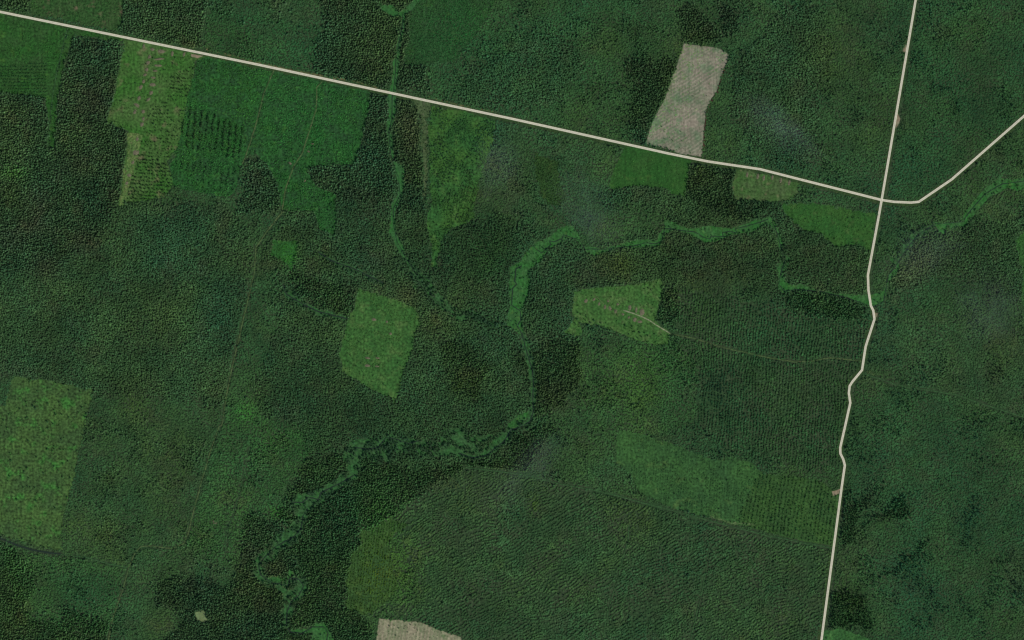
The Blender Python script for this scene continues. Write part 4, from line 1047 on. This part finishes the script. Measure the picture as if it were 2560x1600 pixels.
pile_line(Z(1, 1, (790, 1022), (862, 1022)), [(22, 8, -8), (18, 6, -8)], 'pale brash pile, %s from the west in the upper pair on the kite shaped clearing', g4)
pile_line(Z(1, 1, (788, 1076), (856, 1080)), [(22, 9, -8), (18, 6, -8)], 'pale brash pile, %s from the west in the lower pair on the kite shaped clearing', g4)
pile_line(Z(1, 1, (835, 750), (925, 765), (952, 850)), [(18, 10, 0), (9, 9, 0), (10, 9, 0)], 'brown brash pile, %s from the north on the upper kite shaped clearing', g4)
pile(*Z(0, 2, (1520, 680))[0], 22, 12, -30, 'brownish brash pile alone in the thicket beside the faint parallel track', 'brash piles in the southwest')
pile_line(Z(1, 0, (400, 1018), (372, 1072), (242, 1155), (345, 1280)), [(12, 5, 0), (11, 6, -30), (14, 7, -45), (10, 6, 45)], 'small pale brash pile, %s from the north beside the long forest track', 'brash piles in the regrowth')

# ------------------------------------------------------------------ thin cloud wisps
def wisp_mat(d):
    m = bpy.data.materials.new('thin_cloud')
    m.use_nodes = True
    nt = m.node_tree; nt.nodes.clear()
    o = nt.nodes.new('ShaderNodeOutputMaterial'); v = nt.nodes.new('ShaderNodeVolumePrincipled')
    v.inputs['Color'].default_value = (0.86, 0.94, 1, 1)
    v.inputs['Density'].default_value = d
    v.inputs['Anisotropy'].default_value = 0.0
    nt.links.new(v.outputs[0], o.inputs['Volume'])
    return m
def wisp(x, y, lx, ly, ang, thick, dens, label, seed):
    """a thin patch of mist: flattened closed body, thickest inside and fading out to ragged edges"""
    n, m = 44, 16
    vs, fs = [], []
    def prof(q, a):
        px, py = q * math.cos(a), q * math.sin(a)
        s = fnoise(np.array([px * 40 + seed * 77]), np.array([py * 40]), 22, seed)[0]
        return (1 - q * q) ** 2 * (0.15 + 1.7 * s ** 1.5) * thick / 2 + (0.15 if q < 1 else 0)
    tops, bots = [], []
    for sg, store in ((1, tops), (-1, bots)):
        store.append(len(vs)); vs.append((0, 0, sg * prof(0, 0)))
        for j in range(1, m):
            q = j / m
            for i in range(n):
                a = 2 * math.pi * i / n
                rr = q * (1 + q * 0.45 * (fnoise(np.array([math.cos(a) * 30 + seed * 50]), np.array([math.sin(a) * 30]), 16, seed + 3)[0] - .5) * 2)
                vs.append((lx * S / 2 * rr * math.cos(a), ly * S / 2 * rr * math.sin(a), sg * prof(q, a)))
    base2 = 1 + (m - 1) * n
    for b, flip in ((0, False), (base2, True)):
        for i in range(n):
            f = (b, b + 1 + i, b + 1 + (i + 1) % n)
            fs.append(f[::-1] if flip else f)
            for j in range(m - 2):
                p, q = b + 1 + j * n, b + 1 + (j + 1) * n
                f = (p + i, q + i, q + (i + 1) % n, p + (i + 1) % n)
                fs.append(f[::-1] if flip else f)
    ra, rb = 1 + (m - 2) * n, base2 + 1 + (m - 2) * n
    for i in range(n):
        fs.append((ra + i, rb + i, rb + (i + 1) % n, ra + (i + 1) % n))
    me = bpy.data.meshes.new('cloud_wisp'); me.from_pydata(vs, [], fs)
    o = link('cloud_wisp', me, wisp_mat(dens))
    k = 1 - 160.0 / CAM_H
    wx, wy = W(x, y)
    o.location = (wx * k, wy * k, 160); o.rotation_euler = (0, 0, math.radians(ang))
    tag(o, label, 'cloud', 'thin cloud wisps')
wisp(*V((1845, 305))[0], 290, 120, -42, 80, .0008, 'bluish streak of thin mist above the wood north of the long road', 1)
wisp(*V((1250, 1110))[0], 330, 150, 48, 80, .0004, 'thin grey mist over the wood in the south centre', 2)
wisp(*V((1390, 500))[0], 300, 150, -50, 70, .0006, 'thin grey mist between the long road and the river meadow', 3)
wisp(*V((2190, 590))[0], 280, 170, 20, 70, .0004, 'thin grey mist east of the winding road', 4)
wisp(*V((1180, 390))[0], 160, 190, 10, 70, .0005, 'thin pale mist at the east edge of the long yellow green field', 5)
wisp(*V((2330, 720))[0], 230, 220, 10, 70, .0005, 'faint mist over the wood near the right edge', 6)
